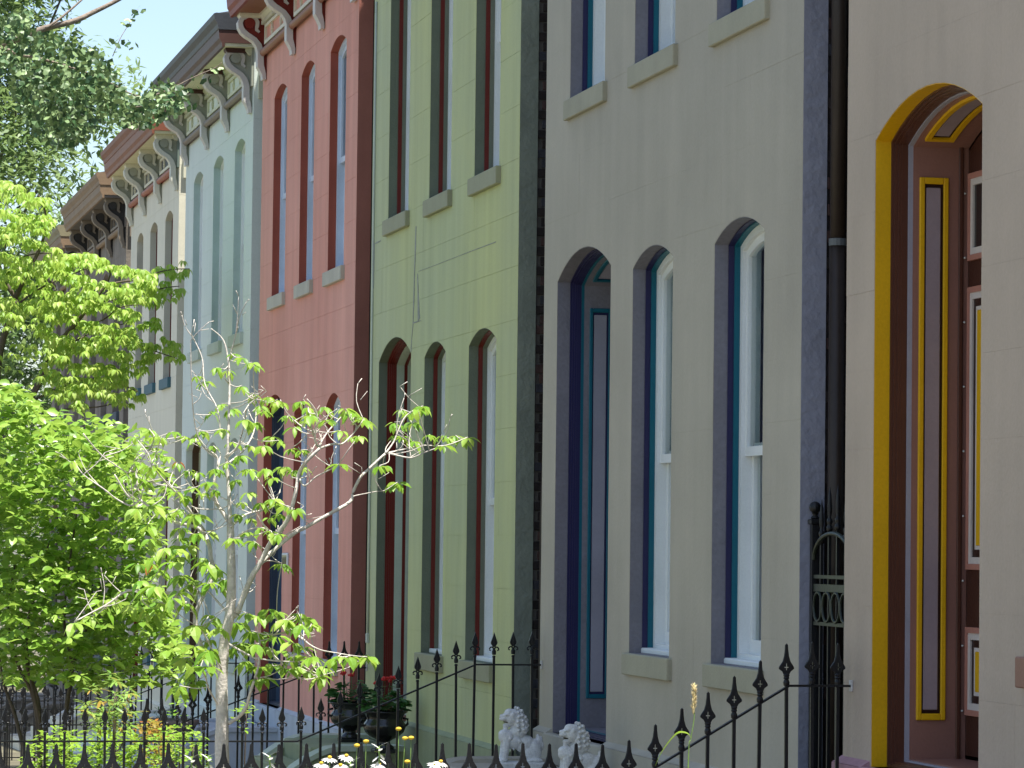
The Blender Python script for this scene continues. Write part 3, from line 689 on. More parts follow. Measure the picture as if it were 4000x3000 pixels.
# ------------------------------------------------------------------ iron fences between the lots
def flat_head(mb, outline, t, hole=None):
    pts = outline+[(-a,b) for a,b in outline[::-1] if a > 1e-6]
    mb.prism(pts, 'y', -t, t)
def picket_mesh(kind):
    mb = MB()
    if kind == 'cross':
        # flared spear: concave flanks out to two points, pierced cross, turned collar
        R = [(0.001,0),(.0042,-.006),(.0055,-.035),(.009,-.068),(.018,-.098),(.040,-.128),(.040,-.132),(.021,-.146),(.012,-.162),(.012,-.172)]
        # plate pierced by a cross, with a raised rim along each flank
        for (a0,b0),(a1,b1) in zip(R[:-1], R[1:]):
            ps = [[(-a0,b0),(-a1,b1),(a1,b1),(a0,b0)]]
            for hl in ([(-.0025,-.142),(.0025,-.142),(.0025,-.106),(-.0025,-.106)], [(-.0115,-.129),(.0115,-.129),(.0115,-.124),(-.0115,-.124)]): ps = subtract(ps, hl)
            for p in ps: mb.prism(p, 'y', -.005, .005)
        for s in (-1,1):
            mb.tube([(s*a*.95,0,b) for a,b in R[1:6]], [.0045,.005,.0058,.006,.005], 6)
            mb.tube([(s*a*.95,0,b) for a,b in R[5:9]], [.005,.005,.005,.005], 6)
        mb.lathe([(.013,-.19),(.017,-.184),(.014,-.176),(.018,-.168),(.013,-.160)], (0,0,0), 10)
        mb.lathe([(.012,-.225),(.016,-.222),(.018,-.206),(.013,-.192)], (0,0,0), 10)
    else:
        # leaf-shaped spear above two curled scrolls
        R = [(0.0,0),(.006,-.018),(.016,-.048),(.024,-.072),(.023,-.084),(.012,-.100),(.007,-.108)]
        pl = R+[(-a,b) for a,b in R[::-1] if a > 1e-6]
        mb.prism(pl, 'y', -.008, .008); mb.tube([(0,-.007,-.01),(0,-.010,-.06),(0,-.007,-.1)], .004, 6); mb.tube([(0,.007,-.01),(0,.010,-.06),(0,.007,-.1)], .004, 6)
        for s in (-1,1):
            mb.tube([(s*.004,0,-.118),(s*.014,0,-.108),(s*.026,0,-.110),(s*.034,0,-.120),(s*.033,0,-.132),(s*.026,0,-.134),(s*.024,0,-.127)], [.006,.006,.006,.006,.006,.005,.003], 6)
        mb.lathe([(.011,-.165),(.015,-.160),(.016,-.140),(.011,-.128),(.008,-.112)], (0,0,0), 10)
        mb.lathe([(.010,-.185),(.014,-.180),(.010,-.172)], (0,0,0), 10)
    b = .0088
    mb.box(-b, b, -b, b, -1.45, -.17)
    me = mesh_of('picket', mb, IRON)
    return me
PICK = {'cross': picket_mesh('cross'), 'fleur': picket_mesh('fleur')}
def fence(label, Y, kind, z_low, z_high, ramp, x_end=5.72, x_start=.55, drop=.155, sp=.1425):
    """pickets on a rail that runs level, climbs beside the steps and ends level at the house"""
    g = ground_z(Y)
    F = thing('iron_fence', label, 'fence', (x_end, Y, g), 'iron spear fences between the front yards')
    def tip(x):
        if x >= ramp[1]: return z_high
        if x <= ramp[0]: return z_low
        return z_low+(z_high-z_low)*(x-ramp[0])/(ramp[1]-ramp[0])
    x = x_end
    while x > x_start:
        o = place('picket', PICK[kind], (x, Y, tip(x)+rnd.uniform(-.004,.004)), F); o.rotation_euler = (rnd.uniform(-.006,.006), rnd.uniform(-.008,.008), rnd.uniform(-.05,.05))
        x -= sp
    mb = MB(); w, h = .010, .006
    pts = [(a, tip(a)-.10-drop) for a in (x_start-.05, ramp[0], ramp[1], FACE-.002)]
    mb.prism([(a,b+h) for a,b in pts]+[(a,b-h) for a,b in pts[::-1]], 'y', Y-w-.004, Y+w+.004); obj('rail', mb, IRON, F)
    mb = MB(); mb.box(x_start-.05, ramp[0]+.1, Y-w-.004, Y+w+.004, z_low-.80, z_low-.788); obj('lower_rail', mb, IRON, F)
    mb = MB(); mb.bevel_box(FACE-.012, FACE+.0, Y-.022, Y+.022, z_high-.10-drop-.03, z_high-.10-drop+.03, .003); obj('wall_plate', mb, paint('painted_plate',(.45,.44,.42),.5,.2,9,.2), F)
    return F
fence('black iron fence with cross-pierced spearheads, nearest, climbing to the beige house', 18.32, 'cross', .828, 1.362, (4.55,5.45), drop=.13)
fence('black iron fence with leaf spears and scrolls, climbing to the taupe house', 25.86, 'fleur', .66, 1.223, (3.98,5.30), drop=.14)
fence('black iron fence with cross-pierced spearheads behind the sapling, climbing to the green house', 33.40, 'cross', .405, .945, (4.00,5.40), drop=.15)
fence('black iron fence in front of the mint house, climbing to the salmon house', 40.90, 'fleur', .20, .73, (4.00,5.40), drop=.15)
fence('black iron fence behind the shrubs, climbing to the mint house', 48.18, 'cross', -.03, .50, (4.00,5.40), drop=.15)
fence('distant black iron fence behind the shrubs, climbing to the cream house', 55.14, 'fleur', -.25, .27, (4.00,5.40), drop=.15)

# ------------------------------------------------------------------ iron gate in the passage beside the taupe house
GIR = paint('green_black_iron',(.014,.021,.011),.45,.2,8,.2,60,spec=.4)
G = thing('iron_gate', 'green-black arched iron gate with ball-topped post in the passage between houses', 'gate', (5.86,18.9,ground_z(18.9)))
gx = 5.87
mb = MB(); mb.box(gx-.022, gx+.022, 19.225, 19.269, -.2, 2.0); pst = obj('gate_post', mb, IRON, G)
mb = MB(); mb.bevel_box(gx-.034, gx+.034, 19.213, 19.281, 1.995, 2.025, .005); mb.lathe([(.02,2.025),(.026,2.032),(.014,2.045),(.016,2.055),(.022,2.06)], (gx,19.247,0), 12); mb.ball((gx,19.247,2.09), .034, 14, 10); obj('ball_finial', mb, IRON, pst, smooth=False)
mb = MB(); mb.box(gx-.02, gx+.02, 18.50, 18.54, -.2, 2.0); obj('gate_post', mb, IRON, G)
ys = [19.12,18.97,18.82,18.67]; arc = lambda y: 1.80+.145*math.cos((y-18.88)/.34*math.pi/2)
for y in ys:
    mb = MB(); zt = arc(y)+.02
    mb.box(gx-.008, gx+.008, y-.008, y+.008, .1, zt); b = obj('gate_bar', mb, IRON, G)
    mb = MB(); mb.lathe([(.008,0),(.018,.01),(.018,.03),(.010,.04),(.016,.05),(.017,.065),(.008,.08),(.012,.10),(.014,.13),(.009,.20),(.001,.25)], (gx,y,zt), 10); obj('spear_finial', mb, IRON, b, smooth=True)
mb = MB(); mb.tube([(gx-.014,18.88+.34*math.sin(t),1.80+.145*math.cos(t)) for t in np.linspace(-1.57,1.57,16)], .012, 8); obj('gate_arch', mb, GIR, G)
for z0, z1 in ((1.695,1.715),(1.622,1.664),(1.435,1.455),(.5,.52),(.12,.15)):
    mb = MB(); mb.box(gx-.014, gx+.010, 18.54, 19.225, z0, z1); obj('gate_rail', mb, GIR, G)
for k in range(4):
    y = 19.13-.165*k; mb = MB(); mb.tube([(gx-.016,y+.076*math.cos(t),1.538+.080*math.sin(t)) for t in np.linspace(0,2*math.pi,21)], .008, 6, cap=False); obj('gate_ring', mb, GIR, G)

# ------------------------------------------------------------------ leaves
def leaf_template(kind):
    """vertices (n,3) along +Y, faces; unit length"""
    if kind == 'fan':     # ginkgo fan
        v = [(0,0,0),(0,.35,.0)]; f = []
        n = 6
        for k in range(n+1):
            a = -1.05+2.1*k/n; r = 1.0*(.9+.1*math.cos(3*a)) - (.18 if k == n//2 else 0)
            v.append((r*.75*math.sin(a), .35+.62*math.cos(a)*r, .06*math.cos(5*a)))
        for k in range(n): f.append((1,2+k,3+k))
        f.append((0,1,2+n//2)); v[0] = (0,-.25,0)
        f[-1] = (0,1,1+n//2+1) if False else f[-1]
        v += [(.012,-.25,0)]; f[-1] = (0,len(v)-1,1)
        return np.array(v, float), f
    if kind == 'strap':
        ts = [0,.3,.7,1]; ws = [.03,.11,.11,0]; dr = .18; fold = .02
    elif kind == 'round':
        ts = [0,.2,.5,.8,1]; ws = [0,.26,.34,.22,0]; dr = .18; fold = .06
    elif kind == 'chip':
        return np.array([(0,0,0),(.2,.45,.03),(0,1,-.08),(-.2,.45,.03)], float), [(0,1,2),(0,2,3)]
    elif kind == 'sliver':
        return np.array([(0,0,0),(.14,.5,.02),(0,1,-.05),(-.14,.5,.02)], float), [(0,1,2,3)]
    else:                 # ovate, pointed, drooping
        ts = [0,.12,.35,.62,.85,1]; ws = [.0,.16,.27,.24,.10,0]; dr = .30; fold = .07
    v = []; f = []
    for t, w in zip(ts, ws):
        z = -dr*t*t; v += [(-w,t,z+fold*w/.27),(0,t,z),(w,t,z+fold*w/.27)]
    for i in range(len(ts)-1):
        o = 3*i; f += [(o,o+1,o+4,o+3),(o+1,o+2,o+5,o+4)]
    return np.array(v, float), f
TPL = {k: leaf_template(k) for k in ('fan','strap','round','ovate','chip','sliver')}
def frame(d, up):
    d = d/np.linalg.norm(d); x = np.cross(d, up); n = np.linalg.norm(x)
    if n < 1e-6: x = np.cross(d, (1,0.1,0)); n = np.linalg.norm(x)
    x /= n; return np.stack([x, d, np.cross(x, d)], 1)      # columns: width, length, normal
LEAFMESH = {}
def leaves(parent, items, kind, mat, n_single=0, single='leaf', joined='foliage'):
    """items: list of (pos, dir, up, size, widthscale). The n_single largest become objects, the rest one joined part"""
    b = np.array(ORG[parent.name]); tv, tf = TPL[kind]
    items = sorted(items, key=lambda q: -q[3])
    for pos, d, up, s, w in items[:n_single]:
        key = (kind, mat.name)
        if key not in LEAFMESH:
            me = bpy.data.meshes.new(single); me.from_pydata([tuple(p) for p in tv], [], tf); me.materials.append(mat); LEAFMESH[key] = me
        M = frame(np.array(d,float), np.array(up,float)); M = M*np.array([s*w,s,s])
        o = bpy.data.objects.new(single, LEAFMESH[key]); COL.objects.link(o); o.parent = parent
        p = np.array(pos)-b
        o.matrix_local = Matrix(((M[0][0],M[0][1],M[0][2],p[0]),(M[1][0],M[1][1],M[1][2],p[1]),(M[2][0],M[2][1],M[2][2],p[2]),(0,0,0,1)))
    rest = items[n_single:]
    if not rest: return
    nv = len(tv); V = np.empty((len(rest)*nv, 3)); 
    for i, (pos, d, up, s, w) in enumerate(rest):
        M = frame(np.array(d,float), np.array(up,float)); V[i*nv:(i+1)*nv] = (tv*np.array([s*w,s,s]))@M.T + np.array(pos)-b
    me = bpy.data.meshes.new(joined)
    loops = []; starts = []; tot = []; c = 0
    base = []
    for f in tf: base.append(np.array(f))
    cnt = sum(len(f) for f in tf)
    fl = np.concatenate(base); ft = np.array([len(f) for f in tf]); fs = np.concatenate([[0], np.cumsum(ft)[:-1]])
    n = len(rest)
    L = (fl[None,:]+(np.arange(n)*nv)[:,None]).ravel(); S_ = (fs[None,:]+(np.arange(n)*cnt)[:,None]).ravel(); T = np.tile(ft, n)
    me.vertices.add(len(V)); me.vertices.foreach_set('co', V.ravel()); me.loops.add(len(L)); me.loops.foreach_set('vertex_index', L.astype(np.int32))
    me.polygons.add(len(S_)); me.polygons.foreach_set('loop_start', S_.astype(np.int32)); me.polygons.foreach_set('loop_total', T.astype(np.int32)); me.update(calc_edges=True)
    if kind in ('ovate','round','strap'): me.shade_smooth()
    o = make(joined, me, mat, parent); o['kind'] = 'stuff'; ORG[o.name] = tuple(b)
    return o
def whorl(c, n, size, R, droop=(.25,.9), lean=None, ws=1.0, tilt=.2):
    out = []; a0 = R.uniform(0,6.28)
    for k in range(n):
        a = a0+6.283*k/n+R.uniform(-.35,.35); dz = -R.uniform(*droop)
        d = np.array([math.cos(a), math.sin(a), dz]); 
        if lean is not None: d = d+np.array(lean)
        d /= np.linalg.norm(d); s = size*R.uniform(.65,1.15)
        up = np.array([R.gauss(0,tilt), R.gauss(0,tilt), 1.0])
        out.append((np.array(c)+d*.012, d, up, s, R.uniform(.72,1.05)*ws))
    return out
def inpoly(x, y, P):
    c = False; j = len(P)-1
    for i in range(len(P)):
        if (P[i][1] > y) != (P[j][1] > y) and x < (P[j][0]-P[i][0])*(y-P[i][1])/(P[j][1]-P[i][1])+P[i][0]: c = not c
        j = i
    return c
def smooth_path(pts, k=4):
    P = [np.array(p, float) for p in pts]; out = []
    for i in range(len(P)-1):
        p0, p1, p2, p3 = P[max(0,i-1)], P[i], P[i+1], P[min(len(P)-1,i+2)]
        for j in range(k):
            t = j/k; out.append(.5*((2*p1)+(-p0+p2)*t+(2*p0-5*p1+4*p2-p3)*t*t+(-p0+3*p1-3*p2+p3)*t**3))
    out.append(P[-1]); return out
BARK = paint('pale_grey_bark',(.58,.53,.48),.85,.22,9,.5,60,fine=.2); BARKM = paint('brown_grey_bark',(.26,.21,.17),.9,.3,12,.6,50,fine=.25); BARKD = paint('dark_bark',(.10,.08,.06),.9,.3,8,.6,40)
DOGL = leafmat('dogwood_leaf', [hexc('#4c7a24'),hexc('#86ad3a'),hexc('#689a2c'),hexc('#a6bf58'),hexc('#78a436')], (.46,.62,.09), .46)
DOGL2 = leafmat('dogwood_leaf_yellow', [hexc('#6a9430'),hexc('#a0bf52'),hexc('#84ac40'),hexc('#b8c870'),hexc('#94b64a')], (.56,.70,.14), .46)
SHRL = leafmat('shrub_leaf', [hexc('#62882f'),hexc('#7a9f3e'),hexc('#94b850'),hexc('#a2c05e')], (.44,.60,.10), .40, .32)
GINL = leafmat('ginkgo_leaf', [hexc('#2f4a30'),hexc('#486840'),hexc('#8fa672'),hexc('#3a5838')], (.18,.25,.08), .2)
BGL = leafmat('locust_leaf', [hexc('#566f3c'),hexc('#6a8550'),hexc('#8a9f68'),hexc('#5f7a46')], (.30,.40,.14), .42)
LOWL = leafmat('lime_shrub_leaf', [hexc('#6f9a2c'),hexc('#86ac3c'),hexc('#9abb48'),hexc('#7aa234')], (.40,.52,.08), .42)
NANL = leafmat('bronze_tinted_leaf', [hexc('#7a8a34'),hexc('#a06a30'),hexc('#8a9a3c'),hexc('#b0683a')], (.45,.38,.08), .4)
RHOL = leafmat('strap_leaf_green', [hexc('#638a3c'),hexc('#7aa04a'),hexc('#93b25c'),hexc('#a8803a')], (.40,.52,.12), .35, .35)
BRWL = leafmat('scorched_leaf', [hexc('#b0602c'),hexc('#c47a3a'),hexc('#9a5026'),hexc('#b86a3a')], (.5,.25,.08), .4)

# ------------------------------------------------------------------ foreground dogwood sapling
R = random.Random(3)
TY = 21.6
SAP = thing('dogwood_sapling', 'young dogwood with bare pale limbs and lime leaves behind the nearest fence', 'tree', tuple(at(868,3060,TY)[:2])+(ground_z(TY),))
def limb(px, r0, r1, dY=0.0, Y=TY, nm='limb', mat=BARK, par=SAP, jit=0.0, n=7):
    m = len(px)
    pts = [at(u, v, Y+dY*(i/(m-1))+R.uniform(-jit,jit)) for i,(u,v) in enumerate(px)]
    sp = smooth_path(pts); q = len(sp); mb = MB()
    mb.tube(sp, [(r0+(r1-r0)*(i/(q-1)))*(1+.06*math.sin(i*1.9)) for i in range(q)], n); o = obj(nm, mb, mat, par, smooth=True)
    return sp
b0 = at(868,3060,TY)
tr = [(b0[0],b0[1],ground_z(TY)-.1)]+[tuple(at(u,v,TY)) for u,v in ((868,3060),(866,2900),(868,2815),(866,2650),(878,2500),(900,2386),(904,2250),(902,2133),(899,2040))]
sp = smooth_path(tr); mb = MB(); q = len(sp); mb.tube(sp, [.048-(.048-.021)*(i/(q-1)) for i in range(q)], 12); obj('trunk', mb, BARK, SAP, smooth=True)
LIMBS = [
 ([(927,2395),(955,2320),(985,2250),(1013,2205),(1063,2110),(1122,2033),(1154,1929),(1167,1853),(1194,1807),(1249,1751)], .020,.009,-.3),
 ([(895,2420),(927,2395)], .020,.020,0),
 ([(1249,1751),(1230,1717),(1237,1617),(1199,1559)], .008,.004,-.1),([(1249,1751),(1298,1735),(1337,1733),(1375,1699),(1420,1640)], .008,.004,.1),
 ([(1244,1744),(1285,1681),(1357,1604)], .006,.003,.2),([(1225,1700),(1217,1670),(1212,1622)], .006,.004,-.2),([(1232,1690),(1181,1667),(1127,1622)], .005,.003,.3),
 ([(1013,2205),(1059,2160),(1149,2083),(1194,2060),(1280,2011),(1366,1961),(1380,1920),(1407,1866),(1438,1834),(1506,1771)], .014,.008,.2),
 ([(1506,1771),(1588,1753),(1651,1740),(1741,1740),(1827,1708)], .006,.003,.2),([(1520,1771),(1588,1787),(1619,1785),(1660,1767),(1732,1740)], .006,.003,-.1),
 ([(1506,1771),(1538,1726),(1556,1681),(1588,1622),(1651,1586)], .006,.003,.1),([(1380,1939),(1398,1934),(1470,1920),(1502,1916),(1552,1884)], .004,.0025,.1),
 ([(1170,1870),(1190,1898),(1235,1862),(1289,1835),(1325,1812)], .006,.003,-.2),([(1060,2115),(1105,2070),(1140,2010)], .008,.006,.2),
 ([(892,2825),(931,2801),(961,2765),(975,2715),(991,2662),(1011,2593),(1014,2500)], .013,.006,-.2),
 ([(868,2620),(799,2480),(760,2440)], .006,.003,-.3),([(866,2500),(984,2566),(1011,2573),(1097,2583),(1190,2583),(1212,2566)], .007,.003,-.4),
 ([(1097,2583),(1068,2560),(1068,2450),(1110,2420)], .005,.003,0),([(1068,2480),(1130,2470),(1176,2490),(1208,2517),(1253,2539),(1316,2551),(1384,2562),(1434,2566)], .006,.003,-.3),
 ([(1097,2583),(1136,2630),(1181,2652),(1217,2652),(1253,2639)], .005,.003,.2),
 ([(859,2640),(787,2530),(764,2399),(832,2250),(823,2178),(818,2133),(800,2088)], .016,.013,.2),
 ([(764,2399),(740,2360),(696,2349),(678,2322),(579,2309),(497,2309),(420,2360),(345,2400),(290,2430)], .012,.004,-.3),
 ([(800,2088),(769,2060),(692,2042),(633,2011),(565,1966),(547,1943),(533,1871),(542,1816),(601,1721),(583,1676)], .012,.004,.2),
 ([(547,1952),(511,1975),(452,1947),(407,1911),(325,1853),(290,1800)], .006,.003,.1),([(800,2074),(741,1993),(683,1920),(660,1898),(624,1857),(592,1821)], .008,.004,-.3),
 ([(660,1898),(610,1890),(543,1865)], .005,.003,0),([(854,1970),(832,1952),(760,1925),(723,1911),(660,1900)], .005,.004,.2),([(875,1995),(854,1988),(778,1988),(723,1961),(687,1920)], .005,.003,-.2),
 ([(447,1853),(497,1934),(524,1952)], .005,.005,0),([(325,1694),(389,1771),(440,1810),(500,1850)], .004,.004,.2),
 ([(899,2045),(862,1990),(845,1960),(835,1890),(850,1830),(860,1780)], .014,.006,.1),([(899,2045),(893,1900),(885,1810),(890,1750),(893,1640),(897,1500),(893,1420),(873,1330),(824,1283)], .014,.003,.2),
 ([(890,1780),(930,1740),(955,1650),(965,1590),(1000,1560)], .007,.004,-.2),([(885,1815),(950,1760),(990,1690),(1000,1600),(985,1545)], .007,.003,.3),
 ([(850,1820),(845,1780),(790,1740),(760,1650),(748,1500),(745,1330)], .006,.003,-.2),([(860,1700),(850,1600),(800,1500),(790,1400),(755,1320)], .005,.003,.2),([(893,1500),(890,1430),(915,1330),(930,1277)], .004,.003,-.1),
 ([(900,2060),(960,2010),(1030,1990),(1075,1960)], .007,.003,.2),([(900,2120),(950,2080),(1010,2060),(1060,2075)], .006,.003,-.3),([(870,2780),(820,2700),(800,2640),(770,2600)], .007,.003,-.4),
 ([(1013,2205),(1050,2190),(1100,2200)], .005,.003,.2),([(895,2400),(850,2350),(800,2300),(740,2290)], .008,.003,.3),
]
allp = []
ENDS = []
for px, r0, r1, dY in LIMBS:
    q_ = limb(px, r0, r1, dY, jit=.03, n=6); allp += q_
    if r1 <= .0045 and px[-1][1] > 1560: ENDS.append(q_[-1])
allp = np.array(allp)
def O(*p): return [(a*1.8083,b*1.8083) for a,b in p]
CL_UP = O((650,868),(664,880),(682,890),(700,878),(745,880),(765,888),(778,898),(705,905),(660,905),(640,925),(868,882),(885,890),(900,884),(848,912),(862,918),(895,915),(850,940),(872,945),(890,950),(930,935),(950,940),(968,945),(985,942),(1000,946),(735,932),(755,940),(775,938),(578,858),(595,866),(610,870),(570,885),(588,945),(600,952),(572,960),(630,965),(650,975),(655,1005),(615,1005),(632,1012),(570,1018),(585,1030),(850,1042),(815,1005),(830,1002),
 (505,765),(520,772),(540,780),(552,792),(470,795),(490,800),(430,812),(445,822),(520,830),(545,850),(562,875),(480,872),(500,880),(455,885),(530,905),(550,912),(480,925),(440,930),(420,945),(460,960),(500,955),(540,960),(560,965),(520,985),(490,1000),(470,1015),(545,1010),(575,1010),
 (510,1035),(540,1060),(525,1085),(560,1085),(590,1080),(620,1090),(635,1098),(515,1110),(545,1118),(580,1120),(605,1112),(560,1140),(530,1150),(550,1165),(600,1150),(500,1165),
 (288,945),(305,952),(330,945),(350,940),(375,930),(395,940),(340,975),(365,985),(300,1000),(330,1010),(385,1000),(405,1015),(430,1020),(450,1040),(415,1050),(260,1045),(285,1055),(310,1035),(360,1040),(440,1065),(400,1070),(465,1060))
CL_LO = O((640,1325),(662,1330),(676,1345),(650,1350),(620,1340),(600,1325),(580,1318),(560,1330),(535,1325),(515,1345),(540,1360),(570,1365),(600,1372),(630,1385),(655,1400),(675,1420),(640,1415),(610,1405),(580,1400),(550,1390),(520,1385),(500,1400),(590,1430),(615,1440),(640,1440),(665,1448),(690,1440),(705,1445),(720,1425),(738,1418),(760,1415),(790,1412),(560,1440),(530,1425),(545,1465),(570,1460),
 (480,1360),(455,1345),(430,1350),(450,1380),(425,1395),(470,1400),(440,1420),(455,1440),(400,1420),(410,1450),(425,1470),(390,1480),(350,1300),(375,1290),(400,1300),(325,1310),(300,1300),(280,1320),(330,1270),(300,1250),(270,1275),(245,1295),(220,1310),(200,1330),(345,1235),(370,1215),(395,1240),(330,1200),(300,1215),(360,1180),(330,1165),(380,1175),(410,1180),(430,1200),(450,1215),(420,1250),(455,1260),(390,1140),(360,1110),(330,1090),(385,1095),(415,1110),(320,1130),(430,1150),(470,1230),(490,1250),(300,1100))
its = []; tw = MB()
for lst, sz, nn in ((CL_UP,.074,6),(CL_LO,.102,6)):
    for u, v in lst:
        Yc = TY+R.uniform(-.45,.45); c = at(u+R.uniform(-8,8), v+R.uniform(-6,6), Yc)
        d = np.linalg.norm(allp-c, axis=1); k = int(np.argmin(d)); a = allp[k]
        if d[k] > .02:
            mid = (a+c)/2+np.array([R.uniform(-.03,.03),R.uniform(-.05,.05),-.015]); tw.tube(smooth_path([a,mid,c],3), [.003]*6+[.002], 5)
        its += whorl(c, nn, sz*R.uniform(.8,1.15), R, (.15,.95))
for e_ in ENDS: its += whorl(e_, 6, .088 if e_[2] > 1.6 else .11, R, (.1,.8))
for u, v in CL_LO:
    if u < 800 and R.random() < .5:
        c = at(u+R.uniform(-45,45), v+R.uniform(-40,40), TY+R.uniform(-.5,.3)); its += whorl(c, 5, .105, R, (.15,.9), tilt=.35)
for _ in range(130):
    a = allp[R.randrange(len(allp))]
    if a[2] < 1.25: continue
    L_ = R.uniform(.08,.26); d = np.array([R.gauss(0,.6),R.gauss(0,.5),R.uniform(.2,1)]); d /= np.linalg.norm(d); c = a+d*L_; k_ = a+d*L_*.55
    tw.tube(smooth_path([a,k_+np.array([R.gauss(0,.012),0,-.01]),c],3), [.0032]*3+[.0024]*3+[.0018], 5)
    e2 = np.array([R.gauss(0,.7),R.gauss(0,.5),R.uniform(.1,.9)]); tw.tube([k_,k_+e2*.07], [.0024,.0016], 5); tw.tube([c,c+e2*.04], [.002,.003], 5)
obj('twigs', tw, BARK, SAP, smooth=True, kind='stuff')
leaves(SAP, its, 'ovate', DOGL, 300)
it2 = []
for u, v in O((385,995),(330,1215),(410,1350)): it2 += whorl(at(u,v,TY-.3), 2, .07, R, (.6,1.2))
leaves(SAP, it2, 'ovate', BRWL, 40, 'scorched_leaf')

# ------------------------------------------------------------------ large dogwood in front of the mint house
R = random.Random(5); DY = 43.5
DOG = thing('dogwood_tree', 'large dogwood with layered yellow-green sunlit tiers at the left', 'tree', tuple(at(-140,2700,DY)[:2])+(ground_z(DY),))
bx = at(-140,2700,DY); mb = MB(); tp = smooth_path([(bx[0],DY,ground_z(DY)-.1),tuple(at(-130,2300,DY)),tuple(at(-80,1900,DY)),tuple(at(-20,1600,DY))]); mb.tube(tp, np.linspace(.11,.055,len(tp)), 10); obj('trunk', mb, BARKD, DOG, smooth=True)
DL = [([(-20,1600),(0,1370),(55,1200),(60,1165),(10,1080),(-40,900)],.05,.02,.3),([(60,1165),(110,1060),(160,960),(180,850),(150,760)],.03,.01,-.4),([(-60,1850),(0,1750),(150,1500),(194,1378),(271,1292),(362,1180),(416,1111)],.05,.018,-.5),
 ([(416,1111),(480,1100),(560,1090),(610,1066),(680,1052),(740,1050)],.014,.005,0),([(416,1111),(430,1060),(380,1010),(300,985)],.012,.005,-.3),([(362,1180),(450,1170),(560,1145),(640,1125),(700,1118)],.014,.005,.2),([(271,1292),(400,1250),(470,1200),(560,1190)],.012,.005,-.2),
 ([(194,1378),(330,1350),(470,1325),(600,1370),(690,1400)],.016,.005,.2),([(194,1378),(280,1340),(380,1290),(500,1262)],.012,.005,.4),([(100,1580),(220,1520),(350,1480),(460,1500),(540,1530)],.016,.005,-.4),([(0,1750),(120,1640),(250,1600),(380,1590),(470,1570)],.018,.005,-.2),
 ([(55,1200),(150,1130),(260,1080),(360,1040)],.016,.005,-.6),([(10,1080),(80,1010),(150,990),(240,990)],.014,.005,-.5)]
ap = []
for px, r0, r1, dY in DL: ap += limb(px, r0, r1, dY, Y=DY, mat=BARKD, par=DOG, jit=.08)
ap = np.array(ap)
POLY = O((0,385),(50,395),(105,425),(118,460),(95,520),(135,535),(200,545),(275,572),(335,588),(335,640),(300,668),(285,700),(300,742),(272,790),(265,880),(215,850),(175,880),(110,850),(60,830),(0,800))
HOLE = O((0,690),(70,700),(98,730),(92,800),(60,826),(0,830))
its = []; tw = MB(); n = 0
while n < 1650:
    row = R.randrange(0,17); u = R.uniform(-60,620); v = 690+row*56+.12*(u-300)+16*math.sin(u*.013+row*2.1)+R.gauss(0,14)
    if not inpoly(max(u,1), v, POLY) or (inpoly(max(u,1), v, HOLE) and R.random() < .9): continue
    c = at(u, v, DY+R.uniform(-1.3,1.1)); its += whorl(c, 6, .10, R, (.3,1.3)); n += 1
for (u0,u1,v0,n_) in ((600,745,1052,26),(560,715,1125,26),(580,650,1165,12),(540,630,1255,16),(520,700,1340,34),(560,720,1385,30),(480,560,1530,16),(480,580,1430,14)):
    for _ in range(n_):
        u = R.uniform(u0,u1); c = at(u, v0+R.gauss(0,14)+.05*(u-u0), DY+R.uniform(-.3,.6)); its += whorl(c, 5, .095, R, (.45,1.5))
leaves(DOG, its, 'ovate', DOGL2, 300)

# ------------------------------------------------------------------ broadleaf shrub behind the second fence
R = random.Random(11); SY = 30.2
SHR = thing('broadleaf_shrub', 'large dark green broadleaf shrub with several brown stems at lower left', 'shrub', tuple(at(170,3000,SY)[:2])+(ground_z(SY),))
for px in ([(158,3050),(136,2747),(68,2590),(30,2400),(60,2200)],[(158,3050),(150,2750),(110,2600),(120,2350),(200,2100)],[(190,3050),(160,2850),(130,2700),(90,2500),(150,2300)],[(220,3050),(270,2700),(300,2550),(380,2350),(420,2150)],[(260,3050),(255,2800),(280,2600),(250,2400),(300,2000)],[(120,3050),(60,2800),(10,2650),(-20,2400)]):
    limb(px, .02, .007, R.uniform(-.3,.3), Y=SY, mat=BARKD, par=SHR, nm='stem', jit=.05)
POLY = O((0,800),(50,850),(85,870),(120,915),(170,925),(225,930),(290,965),(325,1000),(335,1060),(330,1130),(325,1200),(345,1280),(395,1370),(400,1440),(380,1475),(300,1485),(240,1475),(180,1500),(120,1470),(60,1500),(0,1460))
its = []; n = 0
while n < 1850:
    u = R.uniform(-120,730); v = R.uniform(1500,2680)
    if not inpoly(max(u,1), v, POLY): continue
    if v > 2550 and R.random() < .3: continue
    c = at(u, v, SY+R.uniform(-1.0,1.0)); its += whorl(c, 5, .098, R, (-.5,.7), tilt=.6); n += 1
for u, v in O((225,918),(250,925),(130,900),(190,915),(30,850),(300,940),(335,975),(350,1020),(345,1100),(340,1160),(60,860),(150,920)):
    for q in range(4): its += whorl(at(u+q*9-10, v+q*16-20, SY+R.uniform(-.3,.3)), 4, .098, R, (-.7,.4), tilt=.6)
leaves(SHR, its, 'round', SHRL, 300)

